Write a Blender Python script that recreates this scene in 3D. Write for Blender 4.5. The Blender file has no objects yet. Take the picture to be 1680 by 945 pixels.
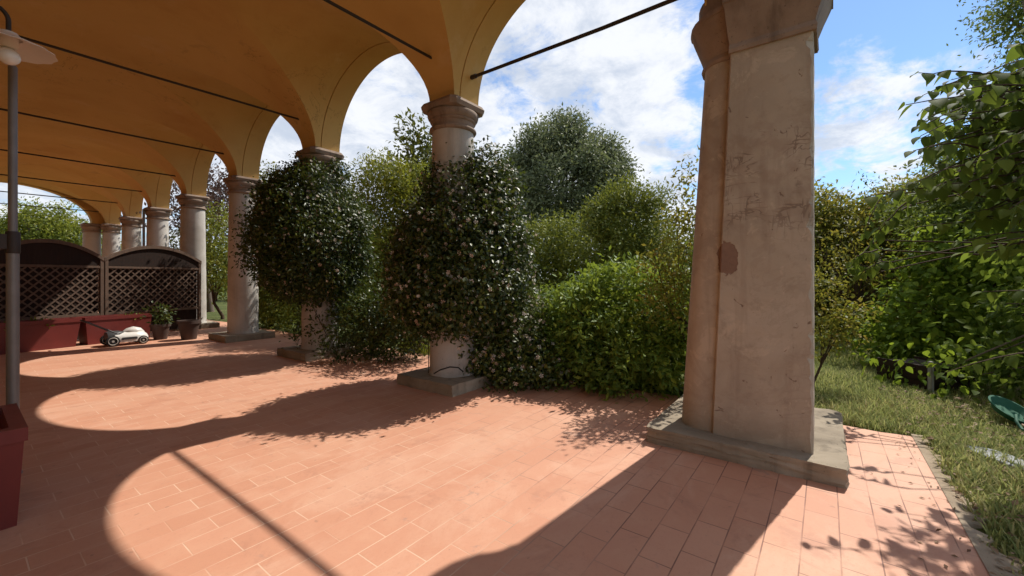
import bpy, bmesh, math, random
import numpy as np
from mathutils import Vector, Matrix

random.seed(7)
RNG = np.random.default_rng(11)
sc = bpy.context.scene
COL = sc.collection

# ------------------------------------------------------------------ camera frame
YAW, FPX, CX, CY, H = 0.9286, 683.05, 840.0, 456.4, 1.35
FW = np.array([math.sin(YAW), math.cos(YAW), 0.0])
RT = np.array([math.cos(YAW), -math.sin(YAW), 0.0])
EYE = np.array([0, 0, H])


def at(px, py, d):
    """a point d metres ahead in the direction of a photo pixel"""
    return EYE + d * (FW + RT * ((px - CX) / FPX) - np.array([0, 0, 1.0]) * ((py - CY) / FPX))


def onfloor(px, py, z=0.0):
    return at(px, py, (H - z) * FPX / (py - CY))


# ------------------------------------------------------------------ object helpers
def link(o):
    COL.objects.link(o)
    return o


def tag(o, label=None, cat=None, group=None, kind=None):
    if label: o['label'] = label
    if cat: o['category'] = cat
    if group: o['group'] = group
    if kind: o['kind'] = kind
    return o


def thing(name, loc, label, cat, group=None, rz=0.0):
    o = bpy.data.objects.new(name, None)
    o.empty_display_size = 0.1
    o.location = loc
    o.rotation_euler = (0, 0, rz)
    link(o)
    return tag(o, label, cat, group)


def new_obj(name, me, mat=None, parent=None):
    o = bpy.data.objects.new(name, me)
    if mat is not None and len(me.materials) == 0:
        me.materials.append(mat)
    link(o)
    if parent is not None:
        o.parent = parent
    return o


def from_bm(name, bm, mat, parent=None, smooth=40, bevel=0.0):
    if bevel > 0:
        bmesh.ops.bevel(bm, geom=[e for e in bm.edges if len(e.link_faces) == 2 and e.calc_face_angle(0) > 0.6],
                        offset=bevel, segments=2, affect='EDGES', clamp_overlap=True)
    bmesh.ops.recalc_face_normals(bm, faces=bm.faces)
    me = bpy.data.meshes.new(name)
    bm.to_mesh(me)
    bm.free()
    if smooth:
        me.polygons.foreach_set('use_smooth', [True] * len(me.polygons))
        me.set_sharp_from_angle(angle=math.radians(smooth))
    return new_obj(name, me, mat, parent)


def from_np(name, V, F, mat, parent=None, tint=None, smooth=False):
    """V (n,3); F (m,k) all faces with k corners; fast mesh building"""
    V = np.asarray(V, np.float32)
    F = np.asarray(F, np.int32)
    m, k = F.shape
    me = bpy.data.meshes.new(name)
    me.vertices.add(len(V)); me.vertices.foreach_set('co', V.ravel())
    me.loops.add(m * k); me.loops.foreach_set('vertex_index', F.ravel())
    me.polygons.add(m)
    me.polygons.foreach_set('loop_start', np.arange(0, m * k, k, dtype=np.int32))
    me.polygons.foreach_set('loop_total', np.full(m, k, np.int32))
    if smooth:
        me.polygons.foreach_set('use_smooth', np.ones(m, bool))
    if tint is not None:
        a = me.attributes.new('tint', 'FLOAT', 'FACE')
        a.data.foreach_set('value', np.asarray(tint, np.float32))
    me.update(calc_edges=True)
    me.validate()
    return new_obj(name, me, mat, parent)


def box(bm, c, s, rz=0.0, m=None):
    M = Matrix.Translation(c) @ Matrix.Rotation(rz, 4, 'Z') @ Matrix.Diagonal((s[0], s[1], s[2], 1))
    if m is not None:
        M = m @ M
    return bmesh.ops.create_cube(bm, size=1.0, matrix=M)['verts']


def lathe(bm, prof, n=40, c=(0, 0, 0), squash=None, cap=True):
    rings = []
    for r, z in prof:
        rings.append([bm.verts.new((c[0] + r * math.cos(2 * math.pi * i / n), c[1] + r * math.sin(2 * math.pi * i / n), c[2] + z)) for i in range(n)])
    for a, b in zip(rings, rings[1:]):
        for i in range(n):
            j = (i + 1) % n
            bm.faces.new((a[i], a[j], b[j], b[i]))
    if cap:
        bm.faces.new(rings[0][::-1]); bm.faces.new(rings[-1])
    return rings


def tube(bm, pts, radii, n=8, cap=True):
    pts = [Vector(p) for p in pts]
    if not hasattr(radii, '__len__'):
        radii = [radii] * len(pts)
    rings = []
    ref = None
    for i, p in enumerate(pts):
        t = (pts[min(i + 1, len(pts) - 1)] - pts[max(i - 1, 0)])
        if t.length < 1e-9: t = Vector((0, 0, 1))
        t.normalize()
        if ref is None:
            ref = Vector((0, 0, 1)) if abs(t.z) < 0.9 else Vector((1, 0, 0))
        u = t.cross(ref); u.normalize()
        v = t.cross(u); v.normalize()
        ref = -v if v.dot(ref) < 0 else v
        ref = (u.cross(t)).normalized()
        rings.append([bm.verts.new(p + (u * math.cos(2 * math.pi * k / n) + ref * math.sin(2 * math.pi * k / n)) * radii[i]) for k in range(n)])
    for a, b in zip(rings, rings[1:]):
        for k in range(n):
            j = (k + 1) % n
            bm.faces.new((a[k], a[j], b[j], b[k]))
    if cap:
        bm.faces.new(rings[0][::-1]); bm.faces.new(rings[-1])


# ------------------------------------------------------------------ materials
class NT:
    def __init__(s, name):
        s.mat = bpy.data.materials.new(name)
        s.mat.use_nodes = True
        s.t = s.mat.node_tree
        s.n = s.t.nodes
        s.n.clear()
        s.out = s.n.new('ShaderNodeOutputMaterial')
        s._tc = None

    def L(s, a, b): s.t.links.new(a, b)

    def node(s, typ, **kw):
        n = s.n.new(typ)
        for k, v in kw.items(): setattr(n, k, v)
        return n

    def tc(s, out='Object'):
        if s._tc is None: s._tc = s.node('ShaderNodeTexCoord')
        return s._tc.outputs[out]

    def inp(s, sock, v):
        if isinstance(v, bpy.types.NodeSocket): s.L(v, sock)
        elif v is not None: sock.default_value = v

    def math(s, op, a, b=None, c=None, clamp=False):
        n = s.node('ShaderNodeMath', operation=op); n.use_clamp = clamp
        s.inp(n.inputs[0], a)
        if b is not None: s.inp(n.inputs[1], b)
        if c is not None: s.inp(n.inputs[2], c)
        return n.outputs[0]

    def noise(s, vec, scale, detail=4, rough=0.55, dist=0.0, dim='3D'):
        n = s.node('ShaderNodeTexNoise'); n.noise_dimensions = dim
        s.inp(n.inputs['Vector'], vec)
        n.inputs['Scale'].default_value = scale; n.inputs['Detail'].default_value = detail
        n.inputs['Roughness'].default_value = rough; n.inputs['Distortion'].default_value = dist
        return n.outputs['Fac']

    def ramp(s, f, stops, interp='LINEAR'):
        n = s.node('ShaderNodeValToRGB'); n.color_ramp.interpolation = interp
        e = n.color_ramp.elements
        while len(e) < len(stops): e.new(0.5)
        for x, (p, c) in zip(e, stops):
            x.position = p; x.color = tuple(c) + ((1,) if len(c) == 3 else ())
        s.inp(n.inputs[0], f)
        return n.outputs[0]

    def smooth(s, v, a, b):
        n = s.node('ShaderNodeMapRange', interpolation_type='SMOOTHSTEP')
        s.inp(n.inputs[0], v); n.inputs[1].default_value = a; n.inputs[2].default_value = b
        return n.outputs[0]

    def mix(s, f, a, b, blend='MIX'):
        n = s.node('ShaderNodeMix', data_type='RGBA', blend_type=blend)
        s.inp(n.inputs[0], f)
        for sock, v in ((n.inputs[6], a), (n.inputs[7], b)):
            if isinstance(v, tuple) and len(v) == 3: v = v + (1,)
            s.inp(sock, v)
        return n.outputs[2]

    def vmul(s, v, m):
        n = s.node('ShaderNodeVectorMath', operation='MULTIPLY'); s.inp(n.inputs[0], v); n.inputs[1].default_value = m
        return n.outputs[0]

    def vadd(s, v, m):
        n = s.node('ShaderNodeVectorMath', operation='ADD'); s.inp(n.inputs[0], v); s.inp(n.inputs[1], m)
        return n.outputs[0]

    def sep(s, v):
        n = s.node('ShaderNodeSeparateXYZ'); s.L(v, n.inputs[0]); return n.outputs

    def randvec(s):
        """object coordinates shifted per object, so copies do not share stains"""
        oi = s.node('ShaderNodeObjectInfo')
        r = s.math('MULTIPLY', oi.outputs['Random'], 60.0)
        c = s.node('ShaderNodeCombineXYZ')
        for i in range(3): s.L(r, c.inputs[i])
        return s.vadd(s.tc(), c.outputs[0])

    def bump(s, h, strength=0.3, dist=0.01, nrm=None):
        n = s.node('ShaderNodeBump'); n.inputs['Strength'].default_value = strength
        n.inputs['Distance'].default_value = dist
        s.inp(n.inputs['Height'], h)
        if nrm is not None: s.L(nrm, n.inputs['Normal'])
        return n.outputs[0]

    def bsdf(s, color, rough=0.7, bump=None, metal=0.0, spec=0.5, out=True):
        b = s.node('ShaderNodeBsdfPrincipled')
        if isinstance(color, tuple) and len(color) == 3: color = color + (1,)
        s.inp(b.inputs['Base Color'], color); s.inp(b.inputs['Roughness'], rough)
        b.inputs['Metallic'].default_value = metal
        b.inputs['Specular IOR Level'].default_value = spec
        if bump is not None: s.L(bump, b.inputs['Normal'])
        if out: s.L(b.outputs[0], s.out.inputs[0])
        return b.outputs[0]


def mat_plain(name, col, rough=0.6, metal=0.0, var=0.25, scale=8.0, bump=0.15):
    m = NT(name)
    v = m.randvec()
    n = m.noise(v, scale, 5)
    c = m.mix(n, tuple(x * (1 - var) for x in col), tuple(min(1, x * (1 + var)) for x in col))
    m.bsdf(c, rough, m.bump(m.noise(v, scale * 6, 3), bump, 0.004), metal)
    return m.mat


def mat_plaster():
    m = NT('ochre_plaster')
    v = m.tc()
    big = m.noise(v, 0.55, 5, 0.6, 0.4)
    mid = m.noise(v, 3.2, 6, 0.65)
    fine = m.noise(v, 26, 4)
    c = m.ramp(big, [(0.3, (0.57, 0.335, 0.112)), (0.5, (0.64, 0.405, 0.145)), (0.72, (0.68, 0.445, 0.168))])
    c = m.mix(m.math('MULTIPLY', m.smooth(mid, 0.54, 0.72), 0.32), c, (0.53, 0.29, 0.10))
    c = m.mix(m.math('MULTIPLY', m.smooth(m.noise(v, 1.3, 6, 0.7), 0.56, 0.68), 0.45), c, (0.68, 0.47, 0.23))
    # hairline cracks
    vw = m.vadd(v, m.vmul(m.node('ShaderNodeTexNoise').outputs['Color'], (0.0, 0.0, 0.0)))
    cr = m.math('ABSOLUTE', m.math('SUBTRACT', m.noise(v, 0.9, 7, 0.62, 0.8), 0.5))
    line = m.math('SUBTRACT', 1.0, m.smooth(cr, 0.0, 0.0035))
    line = m.math('MULTIPLY', line, m.smooth(m.noise(v, 0.45, 2), 0.54, 0.62))
    c = m.mix(m.math('MULTIPLY', line, 0.6), c, (0.16, 0.08, 0.03))
    damp = m.smooth(m.noise(m.vmul(v, (1, 1, 0.6)), 0.8, 7, 0.7, 1.2), 0.60, 0.66)
    c = m.mix(m.math('MULTIPLY', damp, 0.3), c, (0.36, 0.20, 0.09))
    h = m.math('ADD', m.math('MULTIPLY', mid, 0.7), m.math('MULTIPLY', fine, 0.3))
    m.bsdf(c, 0.9, m.bump(h, 0.35, 0.012), spec=0.2)
    return m.mat


def mat_stone(name, base, dark, light, stain=0.5):
    m = NT(name)
    v = m.randvec()
    s = m.sep(m.tc())
    big = m.noise(v, 1.6, 6, 0.62, 0.5)
    vert = m.noise(m.vmul(v, (6, 6, 0.7)), 1.0, 5, 0.6)
    fine = m.noise(v, 34, 5, 0.7)
    c = m.ramp(big, [(0.28, dark), (0.5, base), (0.75, light)])
    c = m.mix(m.math('MULTIPLY', m.smooth(vert, 0.52, 0.72), stain), c, tuple(x * 0.55 for x in dark))
    c = m.mix(m.math('MULTIPLY', m.smooth(fine, 0.55, 0.8), 0.5), c, tuple(x * 0.7 for x in base))
    pit = m.smooth(m.noise(v, 60, 2), 0.66, 0.74)
    c = m.mix(m.math('MULTIPLY', pit, 0.5), c, tuple(x * 0.4 for x in dark))
    h = m.math('SUBTRACT', m.math('ADD', m.math('MULTIPLY', big, 0.6), m.math('MULTIPLY', fine, 0.35)), m.math('MULTIPLY', pit, 0.5))
    m.bsdf(c, 0.88, m.bump(h, 0.5, 0.012), spec=0.25)
    return m.mat


def mat_pier():
    """old lime-washed pier: scratches, a lost patch of render, damp stains"""
    m = NT('worn_pier_render')
    v = m.tc()
    s = m.sep(v)
    big = m.noise(v, 1.5, 7, 0.65, 0.6)
    mid = m.noise(v, 6.0, 6, 0.68, 0.3)
    fine = m.noise(v, 45, 4, 0.7)
    c = m.ramp(big, [(0.28, (0.365, 0.300, 0.235)), (0.5, (0.465, 0.390, 0.310)), (0.74, (0.55, 0.475, 0.390))])
    c = m.mix(m.math('MULTIPLY', m.smooth(mid, 0.52, 0.68), 0.4), c, (0.30, 0.24, 0.185))
    c = m.mix(m.math('MULTIPLY', m.smooth(m.noise(v, 3.1, 7, 0.7, 1.0), 0.56, 0.62), 0.5), c, (0.60, 0.50, 0.39))
    # scratches and graffiti strokes, denser between 1.7 and 2.5 m
    def strokes(vec, sc, w, lo):
        a = m.math('ABSOLUTE', m.math('SUBTRACT', m.noise(vec, sc, 3, 0.5, 1.6), 0.5))
        l = m.math('SUBTRACT', 1.0, m.smooth(a, w * 0.3, w))
        return m.math('MULTIPLY', l, m.smooth(m.noise(v, 2.4, 3), lo, lo + 0.08))
    z = s[2]
    zone = m.math('MULTIPLY', m.smooth(z, 1.55, 1.9), m.math('SUBTRACT', 1.0, m.smooth(z, 2.35, 2.6)))
    st = m.math('MAXIMUM', strokes(m.vmul(v, (1, 1, 3.2)), 2.3, 0.020, 0.47), strokes(m.vmul(v, (3.4, 3.4, 1)), 2.1, 0.020, 0.5))
    st1 = m.math('MULTIPLY', m.math('MULTIPLY', st, m.math('SUBTRACT', 1.0, m.smooth(s[1], 0.58, 0.64))), m.math('MULTIPLY_ADD', zone, 0.46, 0.10))
    streak = m.smooth(m.noise(m.vmul(v, (9, 9, 0.8)), 1.0, 6, 0.65), 0.53, 0.66)
    c = m.mix(m.math('MULTIPLY', streak, 0.28), c, (0.30, 0.225, 0.17))
    c = m.mix(m.math('MULTIPLY', m.smooth(m.noise(v, 2.3, 8, 0.72, 1.4), 0.535, 0.56), 0.22), c, (0.33, 0.25, 0.19))
    c = m.mix(st1, c, (0.13, 0.085, 0.065))
    c = m.mix(m.math('MULTIPLY', m.math('MULTIPLY', zone, m.smooth(m.noise(v, 7, 5), 0.45, 0.6)), 0.25), c, (0.24, 0.16, 0.12))
    chips = m.smooth(m.noise(v, 13, 4, 0.6, 0.8), 0.675, 0.70)
    c = m.mix(m.math('MULTIPLY', chips, 0.7), c, (0.17, 0.10, 0.07))
    # lost render beside the joint
    dy = m.math('DIVIDE', m.math('SUBTRACT', s[1], 0.60), 0.085)
    dz = m.math('DIVIDE', m.math('SUBTRACT', z, 1.50), 0.14)
    rr = m.math('SQRT', m.math('ADD', m.math('MULTIPLY', dy, dy), m.math('MULTIPLY', dz, dz)))
    rr = m.math('ADD', rr, m.math('MULTIPLY', m.math('SUBTRACT', m.noise(v, 14, 4), 0.5), 1.1))
    patch = m.math('SUBTRACT', 1.0, m.smooth(rr, 0.93, 1.0))
    c = m.mix(patch, c, m.mix(m.noise(v, 22, 4), (0.20, 0.125, 0.095), (0.30, 0.19, 0.14)))
    # damp foot
    foot = m.math('SUBTRACT', 1.0, m.smooth(m.math('ADD', z, m.math('MULTIPLY', mid, 0.3)), 0.2, 0.55))
    c = m.mix(m.math('MULTIPLY', foot, 0.45), c, (0.24, 0.18, 0.12))
    h = m.math('ADD', m.math('MULTIPLY', big, 0.5), m.math('ADD', m.math('MULTIPLY', mid, 0.3), m.math('MULTIPLY', fine, 0.2)))
    h = m.math('SUBTRACT', h, m.math('ADD', m.math('MULTIPLY', patch, 0.6), m.math('ADD', m.math('MULTIPLY', st1, 0.25), m.math('MULTIPLY', chips, 0.4))))
    m.bsdf(c, 0.88, m.bump(h, 0.55, 0.014), spec=0.25)
    return m.mat


def mat_tiles():
    m = NT('terracotta_tiles')
    v = m.tc()
    s = m.sep(v)
    # slight waviness of the courses
    wob = m.node('ShaderNodeTexNoise'); m.L(v, wob.inputs['Vector']); wob.inputs['Scale'].default_value = 0.8
    vw = m.vadd(v, m.vmul(wob.outputs['Color'], (0.02, 0.016, 0)))
    vw = m.vadd(vw, (0.11, 0.06, 0))

    def brick(msize):
        b = m.node('ShaderNodeTexBrick'); b.offset = 0.5; b.offset_frequency = 2; b.squash = 1
        m.L(vw, b.inputs['Vector'])
        b.inputs['Scale'].default_value = 1.0
        b.inputs['Brick Width'].default_value = 0.325; b.inputs['Row Height'].default_value = 0.158
        b.inputs['Mortar Size'].default_value = msize; b.inputs['Mortar Smooth'].default_value = 0.35
        b.inputs['Bias'].default_value = 0.0
        b.inputs['Color1'].default_value = (0, 0, 0, 1); b.inputs['Color2'].default_value = (1, 1, 1, 1)
        b.inputs['Mortar'].default_value = (0.5, 0.5, 0.5, 1)
        return b
    b = brick(0.0036)
    big = m.noise(v, 0.7, 5, 0.6)
    mid = m.noise(v, 5.0, 6, 0.65)
    fine = m.noise(v, 60, 4, 0.7)
    tone = m.ramp(b.outputs['Color'], [(0.0, (0.515, 0.248, 0.155)), (0.5, (0.535, 0.264, 0.167)), (1.0, (0.555, 0.282, 0.182))])
    c = m.mix(m.math('MULTIPLY', m.smooth(mid, 0.45, 0.75), 0.35), tone, (0.60, 0.35, 0.23))
    c = m.mix(m.math('MULTIPLY', m.smooth(big, 0.45, 0.7), 0.35), c, (0.60, 0.36, 0.24))
    wash = m.smooth(m.noise(m.vmul(v, (0.7, 1.2, 1)), 1.1, 8, 0.72, 0.8), 0.47, 0.62)
    c = m.mix(m.math('MULTIPLY', wash, 0.3), c, (0.66, 0.43, 0.31))
    c = m.mix(m.math('MULTIPLY', m.smooth(m.noise(v, 2.1, 8, 0.75, 0.6), 0.54, 0.64), 0.42), c, (0.40, 0.19, 0.125))
    spots = m.smooth(m.noise(v, 17, 3, 0.5, 0.3), 0.69, 0.73)
    c = m.mix(m.math('MULTIPLY', spots, 0.45), c, (0.30, 0.16, 0.11))
    c = m.mix(m.math('MULTIPLY', m.smooth(fine, 0.52, 0.75), 0.35), c, (0.40, 0.19, 0.12))
    # grey blotches and dust
    blot = m.smooth(m.noise(v, 3.7, 6, 0.7, 0.5), 0.63, 0.72)
    c = m.mix(m.math('MULTIPLY', blot, 0.5), c, (0.26, 0.19, 0.16))
    # pale grout further in, dark open joints by the pier
    near = m.math('ADD', m.math('MULTIPLY', s[0], 0.8), m.math('MULTIPLY', s[1], -0.75))
    near = m.math('ADD', near, m.math('MULTIPLY', m.math('SUBTRACT', m.noise(v, 1.9, 4), 0.5), 2.2))
    g = m.smooth(near, -0.2, 1.3)
    grout = m.mix(g, (0.66, 0.44, 0.31), (0.20, 0.095, 0.065))
    gm = m.math('MULTIPLY', b.outputs['Fac'], m.math('MULTIPLY_ADD', m.smooth(m.noise(v, 2.6, 3), 0.36, 0.6), 0.75, 0.2), clamp=True)
    c = m.mix(gm, c, grout)
    h = m.math('ADD', m.math('MULTIPLY', b.outputs['Fac'], -0.8), m.math('ADD', m.math('MULTIPLY', mid, 0.45), m.math('MULTIPLY', fine, 0.12)))
    h = m.math('ADD', h, m.math('MULTIPLY', b.outputs['Color'], 0.25))
    rough = m.math('MULTIPLY_ADD', mid, 0.25, 0.5)
    m.bsdf(c, rough, m.bump(h, 0.35, 0.006), spec=0.35)
    return m.mat


def mat_ground():
    m = NT('garden_soil_and_lawn')
    v = m.tc()
    a = m.noise(v, 0.9, 6, 0.65); f = m.noise(v, 25, 5, 0.7); g = m.noise(v, 6, 5)
    c = m.ramp(a, [(0.35, (0.055, 0.075, 0.022)), (0.55, (0.095, 0.115, 0.035)), (0.75, (0.14, 0.12, 0.06))])
    c = m.mix(m.math('MULTIPLY', m.smooth(f, 0.45, 0.7), 0.7), c, (0.045, 0.04, 0.022))
    c = m.mix(m.math('MULTIPLY', m.smooth(g, 0.55, 0.7), 0.4), c, (0.15, 0.13, 0.06))
    m.bsdf(c, 0.95, m.bump(f, 0.8, 0.03), spec=0.1)
    return m.mat


def mat_leaf(name, stops, trans, tfac=0.35, rough=0.55, spec=0.22):
    m = NT(name)
    a = m.node('ShaderNodeAttribute'); a.attribute_name = 'tint'
    c = m.ramp(a.outputs['Fac'], stops)
    p = m.bsdf(c, rough, spec=spec, out=False)
    t = m.node('ShaderNodeBsdfTranslucent')
    tcol = m.mix(0.5, c, tuple(trans), 'MIX')
    m.L(tcol, t.inputs[0])
    mx = m.node('ShaderNodeMixShader'); mx.inputs[0].default_value = tfac
    m.L(p, mx.inputs[1]); m.L(t.outputs[0], mx.inputs[2]); m.L(mx.outputs[0], m.out.inputs[0])
    return m.mat


def mat_bark(name, col):
    m = NT(name)
    v = m.randvec()
    n = m.noise(m.vmul(v, (14, 14, 3)), 1.0, 6, 0.7)
    c = m.mix(n, tuple(x * 0.5 for x in col), tuple(x * 1.5 for x in col))
    m.bsdf(c, 0.9, m.bump(n, 0.8, 0.02), spec=0.2)
    return m.mat


def mat_wood(name, col):
    m = NT(name)
    v = m.randvec()
    n = m.noise(m.vmul(v, (30, 30, 2.5)), 1.0, 5, 0.6)
    c = m.mix(n, tuple(x * 0.55 for x in col), tuple(x * 1.35 for x in col))
    c = m.mix(m.math('MULTIPLY', m.smooth(m.noise(v, 5, 4), 0.55, 0.7), 0.4), c, tuple(x * 0.45 for x in col))
    m.bsdf(c, 0.8, m.bump(n, 0.5, 0.004), spec=0.25)
    return m.mat


M = {}
M['plaster'] = mat_plaster()
M['stone'] = mat_stone('grey_column_stone', (0.50, 0.465, 0.42), (0.37, 0.33, 0.29), (0.58, 0.545, 0.50), 0.32)
M['capstone'] = mat_stone('brown_capital_stone', (0.29, 0.215, 0.165), (0.17, 0.115, 0.085), (0.38, 0.29, 0.225), 0.6)
M['plinth'] = mat_stone('plinth_stone', (0.30, 0.25, 0.185), (0.18, 0.145, 0.105), (0.42, 0.36, 0.28), 0.5)
M['pier'] = mat_pier()
M['tiles'] = mat_tiles()
M['ground'] = mat_ground()
M['iron'] = mat_plain('dark_iron', (0.045, 0.032, 0.026), 0.6, 0.3)
M['zinc'] = mat_plain('galvanised_steel', (0.21, 0.19, 0.175), 0.5, 0.3)
M['enamel'] = mat_plain('white_enamel', (0.72, 0.66, 0.60), 0.35, 0.0, 0.06)
M['bulb'] = mat_plain('white_glass_bulb', (0.80, 0.77, 0.70), 0.2, 0.0, 0.03)
M['redplastic'] = mat_plain('dark_red_planter', (0.155, 0.022, 0.017), 0.5, 0.0, 0.3, 4.0)
M['soil'] = mat_plain('potting_soil', (0.05, 0.038, 0.025), 0.95, 0.0, 0.5, 14.0, 0.8)
M['darkwood'] = mat_wood('dark_stained_boards', (0.030, 0.017, 0.012))
M['lattice'] = mat_wood('brown_lattice_wood', (0.15, 0.098, 0.070))
M['mowerwhite'] = mat_plain('mower_shell_white', (0.66, 0.64, 0.60), 0.35, 0, 0.05)
M['mowerdark'] = mat_plain('mower_dark_plastic', (0.045, 0.045, 0.048), 0.5)
M['rubber'] = mat_plain('black_rubber', (0.025, 0.024, 0.024), 0.8)
M['rim'] = mat_plain('silver_rim', (0.55, 0.52, 0.47), 0.4, 0.0, 0.08)
M['pot'] = mat_plain('brown_pot', (0.06, 0.035, 0.027), 0.7)
M['green'] = mat_plain('green_plastic', (0.014, 0.10, 0.055), 0.75, 0, 0.2)
M['slab'] = mat_plain('pale_slab', (0.20, 0.215, 0.225), 0.6, 0, 0.45, 9)
M['concrete'] = mat_stone('edging_mortar', (0.30, 0.235, 0.165), (0.15, 0.115, 0.08), (0.42, 0.34, 0.25), 0.5)
M['post'] = mat_plain('weathered_white_post', (0.28, 0.27, 0.25), 0.8, 0, 0.4, 10)
M['barkgrey'] = mat_bark('grey_bark', (0.14, 0.11, 0.085))
M['twig'] = mat_bark('brown_twig', (0.07, 0.045, 0.028))
G = lambda a, b, c, *k: mat_leaf(a, b, c, *k)
M['jasmine'] = G('jasmine_leaf', [(0, (0.023, 0.037, 0.010)), (0.55, (0.052, 0.078, 0.017)), (1, (0.159, 0.171, 0.035))], (0.169, 0.217, 0.026), 0.22, 0.42, 0.35)
M['petal'] = G('jasmine_petal', [(0, (0.55, 0.38, 0.30)), (0.5, (0.74, 0.62, 0.52)), (1, (0.85, 0.80, 0.72))], (0.7, 0.62, 0.5), 0.35, 0.7)
M['pitto'] = G('pittosporum_leaf', [(0, (0.060, 0.117, 0.023)), (0.5, (0.152, 0.235, 0.040)), (1, (0.348, 0.421, 0.067))], (0.465, 0.548, 0.050), 0.3)
M['hedge'] = G('hedge_leaf', [(0, (0.056, 0.091, 0.021)), (0.5, (0.142, 0.183, 0.034)), (1, (0.308, 0.304, 0.052))], (0.359, 0.365, 0.034), 0.3)
M['yellow'] = G('yellow_green_leaf', [(0, (0.076, 0.113, 0.017)), (0.5, (0.167, 0.198, 0.028)), (1, (0.333, 0.305, 0.051))], (0.361, 0.370, 0.034), 0.4)
M['greytree'] = G('grey_green_leaf', [(0, (0.078, 0.101, 0.056)), (0.5, (0.156, 0.183, 0.097)), (1, (0.309, 0.315, 0.158))], (0.259, 0.304, 0.093), 0.25)
M['magnolia'] = G('evergreen_leaf', [(0, (0.034, 0.053, 0.015)), (0.5, (0.077, 0.105, 0.025)), (1, (0.200, 0.189, 0.044))], (0.231, 0.224, 0.025), 0.3)
M['red'] = G('reddish_leaf', [(0, (0.085, 0.127, 0.022)), (0.55, (0.186, 0.212, 0.036)), (0.9, (0.304, 0.220, 0.043)), (1, (0.372, 0.161, 0.051))], (0.406, 0.338, 0.043), 0.4)
M['broad'] = G('broad_leaf', [(0, (0.045, 0.076, 0.016)), (0.5, (0.085, 0.130, 0.028)), (1, (0.16, 0.21, 0.04))], (0.28, 0.36, 0.035), 0.5, 0.65, 0.10)
M['bright'] = G('bright_vine_leaf', [(0, (0.061, 0.113, 0.017)), (0.5, (0.129, 0.208, 0.027)), (1, (0.241, 0.323, 0.043))], (0.423, 0.517, 0.037), 0.45, 0.6, 0.12)
M['vine'] = G('fresh_fine_leaf', [(0, (0.040, 0.070, 0.016)), (0.5, (0.10, 0.145, 0.030)), (1, (0.20, 0.24, 0.05))], (0.26, 0.30, 0.04), 0.4, 0.6, 0.15)
M['plum'] = G('plum_leaf', [(0, (0.054, 0.031, 0.030)), (0.5, (0.090, 0.060, 0.052)), (1, (0.144, 0.114, 0.092))], (0.144, 0.072, 0.054), 0.3)
M['grass'] = G('grass_blade', [(0, (0.144, 0.203, 0.066)), (0.5, (0.274, 0.315, 0.109)), (0.82, (0.433, 0.399, 0.180)), (1, (0.606, 0.490, 0.266))], (0.461, 0.476, 0.146), 0.35, 0.6, 0.15)
M['dry'] = G('dry_leaf', [(0, (0.13, 0.07, 0.04)), (0.5, (0.22, 0.14, 0.08)), (1, (0.34, 0.26, 0.17))], (0.3, 0.18, 0.08), 0.2, 0.7)

# ------------------------------------------------------------------ leaves
def unit(a):
    return a / np.maximum(np.linalg.norm(a, axis=-1, keepdims=True), 1e-9)


def leaf_mesh(name, pos, axis, nrm, length, width, mat, parent, tint, shape='simple', origin=(0, 0, 0)):
    """pos = leaf base; one folded leaf per row"""
    pos = pos - np.asarray(origin)
    axis = unit(axis)
    side = unit(np.cross(axis, nrm))
    up = np.cross(side, axis)
    n = len(pos)
    L = length[:, None]; W = width[:, None] * 0.5
    if shape == 'simple':      # folded diamond, two triangles
        a = pos; t = pos + axis * L
        l = pos + axis * L * 0.45 + side * W + up * W * 0.35
        r = pos + axis * L * 0.45 - side * W + up * W * 0.35
        V = np.stack([a, l, t, r], 1).reshape(-1, 3)
        i = np.arange(n)[:, None] * 4
        F = np.concatenate([i + [0, 1, 2], i + [0, 2, 3]], 1).reshape(-1, 3)
        k = 2
    elif shape == 'quad':
        a = pos; t = pos + axis * L
        l = pos + axis * L * 0.5 + side * W; r = pos + axis * L * 0.5 - side * W
        V = np.stack([a, l, t, r], 1).reshape(-1, 3)
        F = (np.arange(n)[:, None] * 4 + [0, 1, 2, 3])
        k = 1
    else:                      # broad ovate leaf with petiole, droop and fold
        rows = [(0.0, 0.02), (0.10, 0.04), (0.16, 0.62), (0.36, 1.0), (0.58, 0.86), (0.80, 0.45), (1.0, 0.02)]
        cols = []
        for u, w in rows:
            c = pos + axis * L * u - up * L * 0.22 * u * u
            cols += [c + side * W * w + up * W * w * 0.28, c, c - side * W * w + up * W * w * 0.28]
        V = np.stack(cols, 1).reshape(-1, 3)
        i = np.arange(n)[:, None] * (3 * len(rows))
        fs = []
        for r in range(len(rows) - 1):
            fs.append(i + [3 * r, 3 * r + 1, 3 * r + 4, 3 * r + 3])
            fs.append(i + [3 * r + 1, 3 * r + 2, 3 * r + 5, 3 * r + 4])
        k = len(fs)
        F = np.stack(fs, 1).reshape(-1, 4)
    T = np.repeat(tint, k)
    return from_np(name, V, F, mat, parent, T, smooth=(shape == 'broad'))


def sph(n):
    return unit(RNG.normal(size=(n, 3)))


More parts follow.
